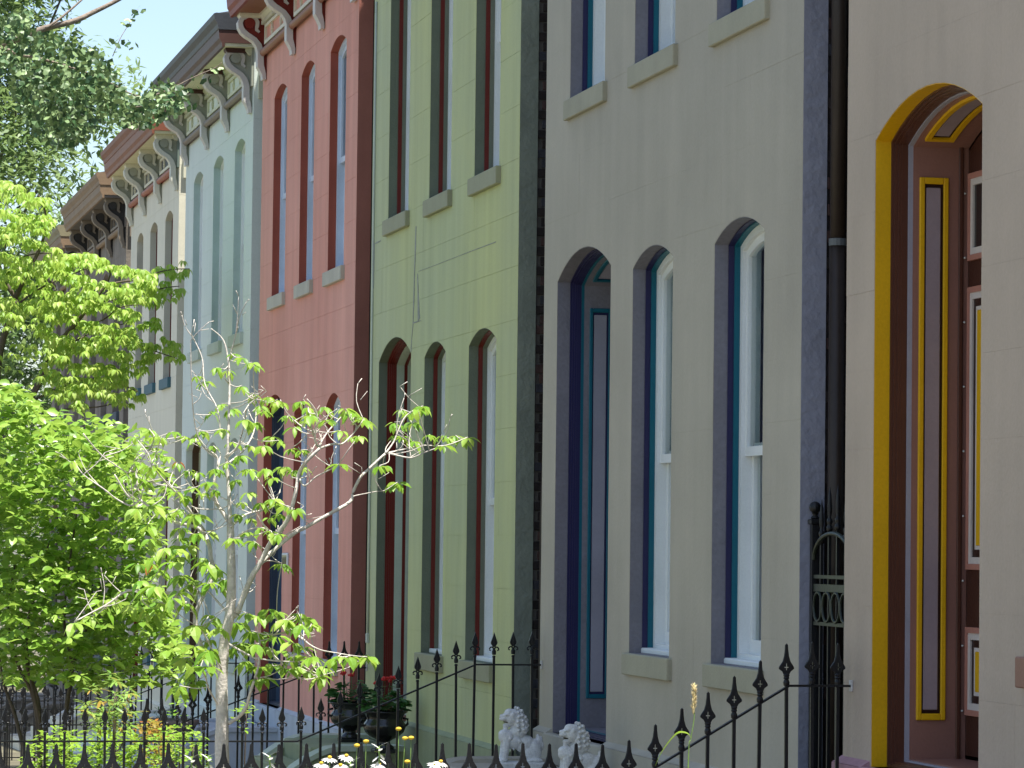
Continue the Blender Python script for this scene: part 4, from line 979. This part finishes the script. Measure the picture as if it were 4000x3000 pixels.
# ------------------------------------------------------------------ low planting behind the second fence
R = random.Random(13)
def mound(name, label, poly, Y, n, kind, size, mat, k, droop=(-.8,.4), cat='shrub', dY=.5, single=0, stems=6, ws=1.0):
    P_ = O(*poly); us = [p[0] for p in P_]; vs = [p[1] for p in P_]; cu = (min(us)+max(us))/2
    b = at(cu, 3000, Y); T_ = thing(name, label, cat, (b[0],Y,ground_z(Y)))
    its = []; m = 0
    while m < n:
        u, v = R.uniform(min(us),max(us)), R.uniform(min(vs),max(vs))
        if not inpoly(u, v, P_): continue
        its += whorl(at(u,v,Y+R.uniform(-dY,dY)), k, size, R, droop, ws=ws); m += 1
    leaves(T_, its, kind, mat, single)
    for _ in range(stems):
        u, v = R.uniform(min(us)+20,max(us)-20), R.uniform(min(vs)+10,(min(vs)+max(vs))/2)
        if not inpoly(u, v, P_): continue
        top = at(u,v,Y); mb = MB(); mb.tube(smooth_path([(b[0]+(top[0]-b[0])*.3,Y,ground_z(Y)-.05),((b[0]+top[0]*2)/3,Y,(ground_z(Y)+top[2])/2),top]), .006, 5); obj('stem', mb, BARKD, T_, smooth=True)
    return T_
mound('low_shrub', 'lime green small-leaved shrub low behind the second fence', [(60,1615),(85,1580),(105,1590),(125,1560),(150,1585),(175,1570),(200,1590),(225,1555),(250,1585),(270,1565),(300,1590),(312,1690),(40,1690)], 28.6, 420, 'round', .05, LOWL, 5)
mound('low_shrub', 'small-leaved green bush filling the corner by the dogwood trunk', [(320,1600),(345,1575),(400,1570),(440,1590),(450,1690),(315,1690)], 28.0, 170, 'round', .045, DOGL, 5)
mound('nandina_bush', 'bush with bronze and orange new leaves beside the lime shrub', [(298,1560),(330,1545),(362,1560),(372,1690),(300,1690)], 28.9, 120, 'ovate', .06, NANL, 5)
mound('rhododendron_bush', 'small shrub with strap-shaped whorled leaves and orange buds', [(180,1500),(205,1465),(225,1480),(250,1440),(265,1475),(290,1480),(295,1530),(280,1580),(190,1575)], 27.4, 60, 'strap', .10, RHOL, 8, (-.5,.5), single=120, ws=1.0)
mound('climbing_vine', 'thin green vine with small leaves climbing the fence near the trunk', [(372,1545),(385,1500),(400,1500),(402,1560),(420,1600),(410,1650),(380,1640)], 27.0, 26, 'round', .05, DOGL, 3, stems=3)
mound('climbing_vine', 'thin green vine with small leaves right of the trunk', [(498,1570),(505,1530),(540,1515),(545,1540),(525,1590),(505,1590)], 26.6, 16, 'round', .05, DOGL, 3, stems=2)

# ------------------------------------------------------------------ ginkgo street tree: one bough reaches into the picture
R = random.Random(17); GY = 24.4
GIN = thing('ginkgo_tree', 'ginkgo bough with fan-shaped leaves hanging in from the upper left', 'tree', (-2.4,24.0,ground_z(24)))
mb = MB(); tp = smooth_path([(-2.4,24,ground_z(24)-.1),(-2.38,24,2.2),(-2.3,24.1,4.4),(-2.25,24.2,7.0),(-2.2,24.2,10.5)]); mb.tube(tp, np.linspace(.24,.07,len(tp)), 12); obj('trunk', mb, BARKD, GIN, smooth=True)
st = np.array([-2.3,24.1,4.0])
def gl(px, r0, r1, dY=0, first=None):
    pts = ([first] if first is not None else [])+[at(u,v,GY+dY*i/(len(px))) for i,(u,v) in enumerate(px)]
    sp = smooth_path(pts); mb = MB(); mb.tube(sp, np.linspace(r0,r1,len(sp)), 7); obj('bough', mb, BARKM, GIN, smooth=True); return sp
gl([(-300,260),(-120,215),(0,175),(60,155),(170,112),(290,82),(360,50),(460,0),(560,-60)], .035,.012, .1, st)
gl([(180,110),(250,60),(330,-10)], .010,.006, .1)
gl([(-200,230),(0,190),(60,210),(160,230),(260,258),(380,300),(470,345)], .014,.005,-.2)
gl([(380,300),(520,370),(590,375),(680,340),(760,300),(840,265),(865,245)], .006,.0025,-.1)
gl([(440,220),(470,150),(500,100),(540,35)], .003,.0015,.1)
gl([(520,420),(620,405),(720,385)], .005,.0025,-.1)
for k in range(14):
    a = k*2.4; z0 = 3.6+k*.42; L_ = 4.2-.13*k; o_ = np.array([-2.3,24.1,z0]); e = o_+np.array([L_*math.cos(a), L_*1.5*math.sin(a), 1.3]); e[0] = min(e[0], 1.2); mb = MB(); sp = smooth_path([o_, (o_+e)/2+np.array([0,0,.25]), e]); mb.tube(sp, np.linspace(.05,.012,len(sp)), 7); obj('bough', mb, BARKD, GIN, smooth=True)  # unseen boughs of the crown widened to shade the near fronts
POLY = O((0,25),(55,15),(95,50),(130,85),(195,95),(235,125),(262,180),(272,215),(300,190),(345,165),(385,172),(412,195),(398,228),(372,245),(335,258),(285,262),(255,245),(205,262),(180,290),(160,308),(120,300),(80,280),(55,240),(35,190),(0,120))
its = []; m = 0
while m < 1050:
    u, v = R.uniform(-90,760), R.uniform(10,570)
    if not inpoly(max(u,1), v, POLY): continue
    if v < 150 and u > 120 and R.random() < .5: continue
    c = at(u, v, GY+R.uniform(-.8,.8)); its += whorl(c, R.choice((2,3)), .074, R, (.2,1.8), tilt=1.3); m += 1
for u, v in ((520,42),(545,22),(490,75),(505,60),(480,160),(500,150),(520,170),(460,140),(850,250),(862,262),(845,262),(775,295),(810,300),(700,320),(735,400),(760,330)):
    its += whorl(at(u,v,GY), 2, .06, R, (.3,1.5), tilt=1.0)
for _ in range(9000):   # unseen rest of the crown, widened to dim sky light on the near fronts
    a, rr, z = R.uniform(0,6.28), math.sqrt(R.random()), R.uniform(3.4,11.5); w_ = math.sqrt(max(.08,1-((z-6.8)/5.2)**2))
    p = np.array([-2.3+4.2*w_*rr*math.cos(a), 22.0+9.0*w_*rr*math.sin(a), z])
    if p[0] > 1.3 or p[0] > .062*p[1]: continue
    its.append((p, np.array([R.gauss(0,1),R.gauss(0,1),-.8]), np.array([0,0,1.]), .13, 1))
vis = [i for i in its if i[3] < .12]; hid = [i for i in its if i[3] >= .12]
leaves(GIN, vis, 'fan', GINL, 300); leaves(GIN, hid, 'fan', GINL, 0, joined='shade_crown')

# ------------------------------------------------------------------ trees beyond the end of the row
R = random.Random(23)
def far_tree(label, x, y, h, rad, n, mat, clumps, lean=0):
    g = ground_z(y); T_ = thing('locust_tree', label, 'tree', (x,y,g), 'tall trees beyond the row')
    mb = MB(); tp = smooth_path([(x,y,g-.2),(x+lean*.3,y,g+h*.3),(x+lean,y,g+h*.75)]); mb.tube(tp, np.linspace(.16,.07,len(tp)), 9); obj('trunk', mb, BARKD, T_, smooth=True)
    cs = []
    for k in range(clumps):
        a = R.uniform(0,6.28); rr = rad*math.sqrt(R.random()); zz = g+h*R.uniform(.22,1.0); f = 1-abs((zz-g)/h-.6)*1.1
        cs.append((np.array([x+rr*math.cos(a)*f, y+rr*math.sin(a)*f, zz]), rad*R.uniform(.16,.34)))
    for c, r in cs[:16]:
        s0 = np.array([x,y,g+h*.3+.4*(c[2]-g-h*.3)]); mb = MB(); sp = smooth_path([s0,(s0+c)/2+np.array([0,0,.3]),c]); mb.tube(sp, np.linspace(.07,.02,len(sp)), 6); obj('limb', mb, BARKD, T_, smooth=True)
    its = []
    for _ in range(n):
        c, r = R.choice(cs); d = np.array([R.gauss(0,1),R.gauss(0,1),R.gauss(0,.7)]); d /= np.linalg.norm(d); p = c+d*r*R.random()**.4
        its.append((p, np.array([R.gauss(0,1),R.gauss(0,1),-.5+R.gauss(0,.4)]), np.array([R.gauss(0,.4),R.gauss(0,.4),1]), R.uniform(.20,.34), R.uniform(.9,1.5)))
    leaves(T_, its, 'sliver', mat, 0, joined='crown')
far_tree('tall feathery tree rising behind the far sandstone houses at upper left', 5.2, 88.0, 19.5, 4.3, 42000, BGL, 120)
far_tree('second feathery tree behind the cream house gutter', 9.7, 97.0, 13.4, 3.3, 22000, BGL, 70)
far_tree('darker tree at the far left behind the dogwood', 5.6, 104.0, 7.0, 3.0, 10000, GINL, 40)
# low hedge closing the view
HG = thing('far_hedge', 'distant sunlit hedge low at the far left', 'hedge', (6,98,ground_z(98)))
its = []
for _ in range(9000):
    p = np.array([R.uniform(0,14), R.uniform(97,99), ground_z(98)+R.uniform(0,1.7)]); its.append((p, np.array([R.gauss(0,1),R.gauss(0,1)-.5,R.gauss(0,.6)]), np.array([0,0,1.]), .14, 1.2))
leaves(HG, its, 'chip', BGL, 0)

# ------------------------------------------------------------------ guardian lions on the steps of the taupe house
LIONM = paint('white_cast_stone', (.70,.70,.69), .8, .14, 16, .5, 90, fine=.2)
def lion(label, wx, wy, wz, k, ball):
    T_ = thing('lion_statue', label, 'statue', (wx,wy,wz), 'pair of guardian lions by the taupe doorway')
    u = .000414*k
    X = lambda a: wx+(a-620)*u
    Z = lambda b: wz+.03+(1240-b)*u
    m = MB()
    def E(a, b, rx, rz, ry, y=0): m.ball((X(a), wy+y*u, Z(b)), 1.0, 16, 12, (rx*u, ry*u, rz*u))
    E(480,480,150,150,135); E(600,560,135,190,155); E(640,640,100,150,150); E(430,400,90,75,110)
    E(345,475,85,52,82); E(290,455,36,34,48); E(320,505,70,32,78); E(390,610,78,38,68); E(365,655,45,40,50); E(340,440,40,30,95)
    for sy in (-1,1): E(385,425,36,26,28,sy*95); E(470,425,34,46,22,sy*128); E(345,500,45,30,30,sy*58)
    E(570,730,150,130,140); E(390,810,150,125,150); E(350,760,110,80,130); E(520,880,190,140,140); E(700,930,180,160,140); E(850,1020,160,185,150)
    for sy in (-1,1):
        E(830,1090,150,140,60,sy*100); E(860,1205,140,42,58,sy*120); E(760,1215,55,34,55,sy*125)
        for t in range(7):
            q = t/6; E(375-45*q, 860+330*q, 72-12*q, 72, 58-6*q, sy*88)
        E(300,1208,70,36,62,sy*90); E(420,830,26,26,26,sy*150); E(590,880,30,30,20,sy*135); E(480,1010,18,26,16,sy*140)
    E(945,900,62,120,60); E(930,800,26,46,34); E(985,860,34,60,44); E(1000,960,40,80,50)
    RR = random.Random(4)
    for a, b, y in [(555,385,150),(560,460,165),(545,545,168),(550,620,165),(565,690,150),(620,440,160),(625,530,172),(640,600,170),(650,680,160),(685,470,120),(700,560,130),(700,650,135),(690,720,120),(620,360,110),(560,320,90),(640,400,60),(720,520,60),(735,610,70),(725,690,60)]:
        for sy in (-1,1):
            E(a,b,34,34,22,sy*y); E(a,b,15,15,18,sy*(y+22))
    if ball:
        E(330,1130,110,95,95,-60)
    me = bpy.data.meshes.new('lion_body_raw'); me.from_pydata(m.v, [], m.f)
    tmp = bpy.data.objects.new('lion_tmp', me); COL.objects.link(tmp)
    md = tmp.modifiers.new('r','REMESH'); md.mode = 'VOXEL'; md.voxel_size = .0042; md.use_smooth_shade = True
    sm = tmp.modifiers.new('s','SMOOTH'); sm.factor = .5; sm.iterations = 2
    dg = bpy.context.evaluated_depsgraph_get(); ev = tmp.evaluated_get(dg); nm = bpy.data.meshes.new_from_object(ev)
    bpy.data.objects.remove(tmp); bpy.data.meshes.remove(me)
    nm.name = 'body'; nm.transform(Matrix.Translation((-wx,-wy,-wz))); nm.materials.clear(); nm.materials.append(LIONM)
    b = make('body', nm, None, T_); ORG[b.name] = (wx,wy,wz)
    mm = MB(); mm.ball((X(385),wy,Z(556)), 1, 14, 8, (62*u,84*u,17*u)); obj('mouth', mm, paint('lion_mouth_shade',(.05,.045,.03),.9,.3,30,.2), b, smooth=True)  # dark ball stands in for the shade inside the open mouth
    for sy in (-1,1):
        mm = MB(); mm.ball((X(352),wy+sy*104*u,Z(428)), 16*u, 10, 8); obj('eye', mm, LIONM, b, smooth=True)
    mb = MB(); mb.bevel_box(X(190), X(1050), wy-.12*k, wy+.12*k, wz-.03, wz+.032, .006); obj('base', mb, LIONM, T_)
    if ball:
        mb = MB(); mb.bevel_box(X(170), X(1070), wy-.14, wy+.14, ground_z(wy)-.1, wz-.031, .01); obj('pedestal', mb, PLT, T_)
    return T_
lion('white stone guardian lion sitting upright with straight forelegs, farther from camera', 5.44, 24.95, .295, 1.0, False)
lion('white stone guardian lion with a ball under its paw, right of the other lion', 5.52, 23.40, .265, 1.0, True)

# ------------------------------------------------------------------ urns with geraniums on the steps of the green house
URN = paint('glossy_black_urn', (.012,.012,.014), .22, .2, 12, .15, 40, spec=.6)
GERL = leafmat('geranium_leaf', [hexc('#2f5a2c'),hexc('#3f6e38'),hexc('#4f7e42'),hexc('#386432')], (.15,.3,.06), .25)
GERF = paint('geranium_red', (.55,.03,.03), .6, .2, 30, 0)
R = random.Random(29)
def urn(label, plabel, x, y, z, s, nfl):
    T_ = thing('garden_urn', label, 'urn', (x,y,z), 'black urns by the green doorway')
    mb = MB(); mb.bevel_box(x-.10*s, x+.10*s, y-.10*s, y+.10*s, z, z+.035*s, .004); obj('foot', mb, URN, T_)
    prof = [(.085,.035),(.09,.05),(.055,.075),(.05,.10),(.07,.115),(.12,.14),(.165,.18),(.182,.225),(.178,.255),(.155,.285),(.152,.30),(.175,.335),(.20,.352),(.20,.362),(.175,.358),(.15,.33)]
    mb = MB(); n = 32; o0 = 0
    mb.lathe([(a*s,b*s) for a,b in prof], (x,y,z), n, cap=False)
    for i in range(len(mb.v)):       # gadrooned lower bowl
        k, ringi = i%n, i//n
        if 4 <= ringi <= 7:
            f = 1+.035*math.cos(k*math.pi); v = mb.v[i]; mb.v[i] = (x+(v[0]-x)*f, y+(v[1]-y)*f, v[2])
    b = obj('bowl', mb, URN, T_, smooth=True)
    mb = MB(); mb.lathe([(.001,.325*s),(.155*s,.325*s)], (x,y,z), 20, cap=False); obj('soil', mb, SOIL, T_)
    for a in (0, math.pi):
        mb = MB(); mb.tube([(x+.165*s*math.cos(a),y+.165*s*math.sin(a),z+.22*s),(x+.205*s*math.cos(a),y+.2*s*math.sin(a),z+.25*s),(x+.205*s*math.cos(a),y+.2*s*math.sin(a),z+.29*s),(x+.16*s*math.cos(a),y+.16*s*math.sin(a),z+.30*s)], .012*s, 6); obj('handle', mb, URN, T_, smooth=True)
    G_ = thing('geranium_plant', plabel, 'plant', (x,y,z+.33*s))
    its = []
    for _ in range(150):
        a = R.uniform(0,6.28); rr = .17*s*math.sqrt(R.random()); h = R.uniform(.02,.27)*s*(1-rr/(.26*s))
        p = np.array([x+rr*math.cos(a), y+rr*math.sin(a), z+.33*s+h+.02]); its.append((p, np.array([math.cos(a),math.sin(a),.1]), np.array([R.gauss(0,.3),R.gauss(0,.3),1]), .075*s*R.uniform(.8,1.2), 1.5))
    leaves(G_, its, 'round', GERL, 150)
    for k in range(nfl):
        a = R.uniform(0,6.28); p = np.array([x+.08*s*math.cos(a), y+.08*s*math.sin(a), z+(.60+.05*R.random())*s])
        mb = MB(); mb.tube([(x+.02*math.cos(a),y,z+.36*s),tuple(p)], .003, 5); obj('stem', mb, GERL, G_)
        mb = MB()
        for _ in range(14): mb.ball(p+np.array([R.gauss(0,.014),R.gauss(0,.014),R.gauss(0,.009)]), .011, 6, 4)
        obj('flower_head', mb, GERF, G_)
urn('black urn on the far side of the green doorway steps', 'red geranium in the farther black urn', 5.46, 32.30, .062, 1.0, 2)
urn('black urn on the near side of the green doorway steps', 'red geranium in the nearer black urn', 5.49, 30.70, .055, 1.0, 4)
# stone planter by the salmon doorway
x, y, z = 4.62, 39.2, -.52
T_ = thing('stone_planter', 'weathered grey stone planter bowl beside the salmon house steps', 'planter', (x,y,z))
mb = MB(); mb.lathe([(.16,0),(.17,.04),(.10,.10),(.12,.16),(.24,.26),(.30,.38),(.33,.40),(.33,.44),(.28,.44),(.26,.38)], (x,y,z), 28, cap=False); obj('bowl', mb, STONE, T_, smooth=True)
G_ = thing('planter_grass', 'tuft of grey-green foliage in the stone planter', 'plant', (x,y,z+.42))
its = [(np.array([x+R.gauss(0,.11),y+R.gauss(0,.11),z+.42+R.random()*.14]), np.array([R.gauss(0,1),R.gauss(0,1),.6]), np.array([0,0,1.]), .07, .7) for _ in range(160)]
leaves(G_, its, 'strap', GERL, 0)

# ------------------------------------------------------------------ flowers in front of the nearest fence
PET = leafmat('white_petal', [(.8,.8,.78),(.85,.85,.84),(.78,.79,.78)], (.8,.8,.78), .3); YC = paint('yellow_flower_disc', (.62,.42,.04), .7, .2, 60, .4, 200); STM = paint('green_stem', (.16,.26,.06), .6, .2, 30, 0)
R = random.Random(31)
def stalk(T_, p, Y, r=.0028):
    b = (p[0]+R.uniform(-.05,.05), Y+R.uniform(-.03,.03), ground_z(Y)-.02); mb = MB(); mb.tube(smooth_path([b,((b[0]+p[0])/2+R.uniform(-.02,.02),Y,(b[2]+p[2])/2),tuple(p)]), r, 5); obj('stem', mb, STM, T_, smooth=True)
    its = [(np.array(b)+(np.array(p)-np.array(b))*t, np.array([R.gauss(0,1),R.gauss(0,1),.5]), np.array([0,0,1.]), .05, .5) for t in (.25,.45,.6,.75)]
    leaves(T_, its, 'strap', LOWL, 4)
FY = 17.55
def daisy(label, u, v, s=.045):
    p = at(u,v,FY+R.uniform(-.2,.2)); T_ = thing('daisy', label, 'flower', (p[0],p[1],ground_z(FY)), 'white daisies by the nearest fence'); stalk(T_, p, p[1])
    its = []; tilt = np.array([R.uniform(-.3,.3),R.uniform(-.5,0),0])
    for k in range(13):
        a = 6.283*k/13; d = np.array([math.cos(a),math.sin(a),-.12])-np.array([0,0,(math.cos(a)*tilt[0]+math.sin(a)*tilt[1])]); its.append((p, d, np.array([0,0,1.])+tilt, s, 1.1))
    leaves(T_, its, 'strap', PET, 13, 'petal')
    mb = MB(); mb.ball(p+np.array([0,0,.006]), .011, 10, 6, (1,1,.7)); obj('disc', mb, YC, T_, smooth=True)
for (lab,u,v) in (('white daisy with drooping petals, leftmost by the nearest fence',1255,2985),('white daisy just right of the leftmost daisy',1288,2962),('white daisy left of the yellow buttons',1353,2955),('white daisy low beside the white spire',1330,2992),('white daisy pair left bloom near the lions',1700,2987),('small white daisy nearest the lion plinth',1722,2978),('white daisy under the white flower spire',1480,2990)): daisy(lab,u,v)
def button(label, u, v):
    p = at(u,v,FY+R.uniform(-.2,.2)); T_ = thing('button_flower', label, 'flower', (p[0],p[1],ground_z(FY)), 'yellow button flowers by the nearest fence'); stalk(T_, p, p[1], .002)
    mb = MB(); mb.ball(p, .0155, 12, 8, (1,1,.62)); obj('flower_head', mb, YC, T_, smooth=True)
for (lab,u,v) in (('tallest yellow button flower',1557,2847),('yellow button flower, left of the close pair',1582,2884),('yellow button flower, right of the close pair',1606,2882),('yellow button flower, leftmost',1394,2912),('yellow button flower beside the white spire',1430,2896),('low yellow button flower under the pair',1591,2975)): button(lab,u,v)
def spire(label, u, v, n):
    p = at(u,v,FY+R.uniform(-.15,.15)); T_ = thing('hosta_spire', label, 'flower', (p[0],p[1],ground_z(FY)), 'white hosta spires by the nearest fence'); stalk(T_, p, p[1], .004)
    its = []
    for k in range(n):
        a = k*2.4; q = p-np.array([0,0,.012*k]); its.append((q, np.array([math.cos(a),math.sin(a)-.3,-.5 if k > 2 else .7]), np.array([0,0,1.]), .05, 1.7))
    leaves(T_, its, 'strap', PET, n, 'petal')
    leaves(T_, [(p-np.array([0,0,.015*k]), np.array([math.cos(k*1.9),math.sin(k*1.9),.3]), np.array([0,0,1.]), .035, 1.0) for k in range(6)], 'strap', LOWL, 6, 'bract')
for (lab,u,v,n) in (('tall white hosta spire among the yellow buttons',1482,2915,14),('short white hosta spire left of the tall one',1370,2975,7),('white hosta spire right of the dogwood trunk',1055,2950,9),('white hosta bloom against the dogwood trunk',815,2955,8),('small white hosta bud left of the trunk',750,2960,5)): spire(lab,u,v,n)
# seeding grass
GY2 = 14.6
p0 = at(2690,3060,GY2); T_ = thing('wild_grass', 'tall wild grass with a pale bristly seed head, before the nearest fence', 'grass plant', (p0[0],GY2,ground_z(GY2)))
mb = MB(); mb.tube(smooth_path([(p0[0]-.02,GY2,ground_z(GY2)-.02),tuple(at(2688,3000,GY2)),tuple(at(2698,2890,GY2)),tuple(at(2712,2800,GY2)),tuple(at(2713,2670,GY2))]), [.0035]*5+[.0022]*12, 5); obj('stem', mb, STM, T_, smooth=True)
SEED = leafmat('straw_seed', [hexc('#e0d0a0'),hexc('#efe2bc'),hexc('#d4c28c')], (.8,.7,.45), .4)
its = []
for k in range(220):
    t = R.random(); q = at(2713-4*t, 2675+118*t, GY2); a = R.uniform(0,6.28); w = .9 if .1 < t < .9 else .6
    its.append((q, np.array([math.cos(a)*.6,math.sin(a)*.6,.9]), np.array([0,0,1.]), .026*w*R.uniform(.7,1.3), .8))
leaves(T_, its, 'sliver', SEED, 0, joined='seed_head')
mb = MB(); bl = smooth_path([at(2699,2885,GY2),at(2690,2868,GY2),at(2672,2861,GY2),at(2650,2862,GY2),at(2628,2880,GY2),at(2600,2915,GY2),at(2578,2950,GY2),at(2560,2992,GY2)],3)
wd = [.003+.0085*math.sin(math.pi*min(1,(i+1)/len(bl)*1.0)) for i in range(len(bl))]; vs = []
for q, w in zip(bl, wd): vs += [(q[0]-w*.3,q[1]-w,q[2]+w*.5),(q[0]+w*.3,q[1]+w,q[2]-w*.3)]
mb.add(vs, [(2*i,2*i+1,2*i+3,2*i+2) for i in range(len(bl)-1)]); obj('blade', mb, LOWL, T_, smooth=True)

# ------------------------------------------------------------------ grey repair seams on the green front
SEAM = paint('cement_patch', (.30,.31,.27), .9, .25, 18, .5, 60)
H = HOUSES['green']
def seam(pts, w):
    P3 = []
    for u, v in pts:
        r = CR*(u-CX)/FPX - CU*(v-CY)/FPX + CF; P3.append(np.array([0,0,ZC])+r*(FACE/r[0]))
    mb = MB()
    for i in range(len(P3)-1):
        a, b = P3[i], P3[i+1]; d = np.array([b[1]-a[1], b[2]-a[2]]); d = d/np.linalg.norm(d); n = np.array([-d[1],d[0]])
        wa, wb = w[i]/2, w[i+1]/2
        mb.prism([(a[1]+n[0]*wa,a[2]+n[1]*wa),(b[1]+n[0]*wb,b[2]+n[1]*wb),(b[1]-n[0]*wb,b[2]-n[1]*wb),(a[1]-n[0]*wa,a[2]-n[1]*wa)], 'x', FACE-.0035, FACE+.001)
    obj('repair_seam', mb, SEAM, H)
seam([(1626,884),(1624,960),(1620,1060),(1617,1180),(1614,1262)], [.035,.05,.03,.05,.03])
seam([(1632,1070),(1634,1150),(1637,1250)], [.02,.05,.11])
seam([(1614,1266),(1609,1320),(1606,1375)], [.03,.02,.035])
seam([(1614,1262),(1645,1252)], [.015,.006])
seam([(1462,953),(1488,941)], [.012,.012]); seam([(1463,955),(1462,1040),(1461,1128)], [.05,.03,.02])
seam([(1636,1060),(1706,1034),(1790,1001)], [.004,.005,.004]); seam([(1793,1000),(1850,978),(1938,945)], [.005,.006,.007])

# thin cable conduit at the far edge of the green front
mb = MB(); mb.tube([(5.79,33.33,z) for z in (1.0,2.4,3.6,5.2,7.0)], .012, 8); cd = obj('cable_conduit', mb, P('pale_conduit_paint','#b9c0b4',rough=.5), HOUSES['green'], smooth=True)
mb = MB(); mb.bevel_box(5.772, 5.80, 33.30, 33.36, .93, 1.02, .004); obj('junction_box', mb, P('pale_conduit_paint','#b9c0b4'), cd)
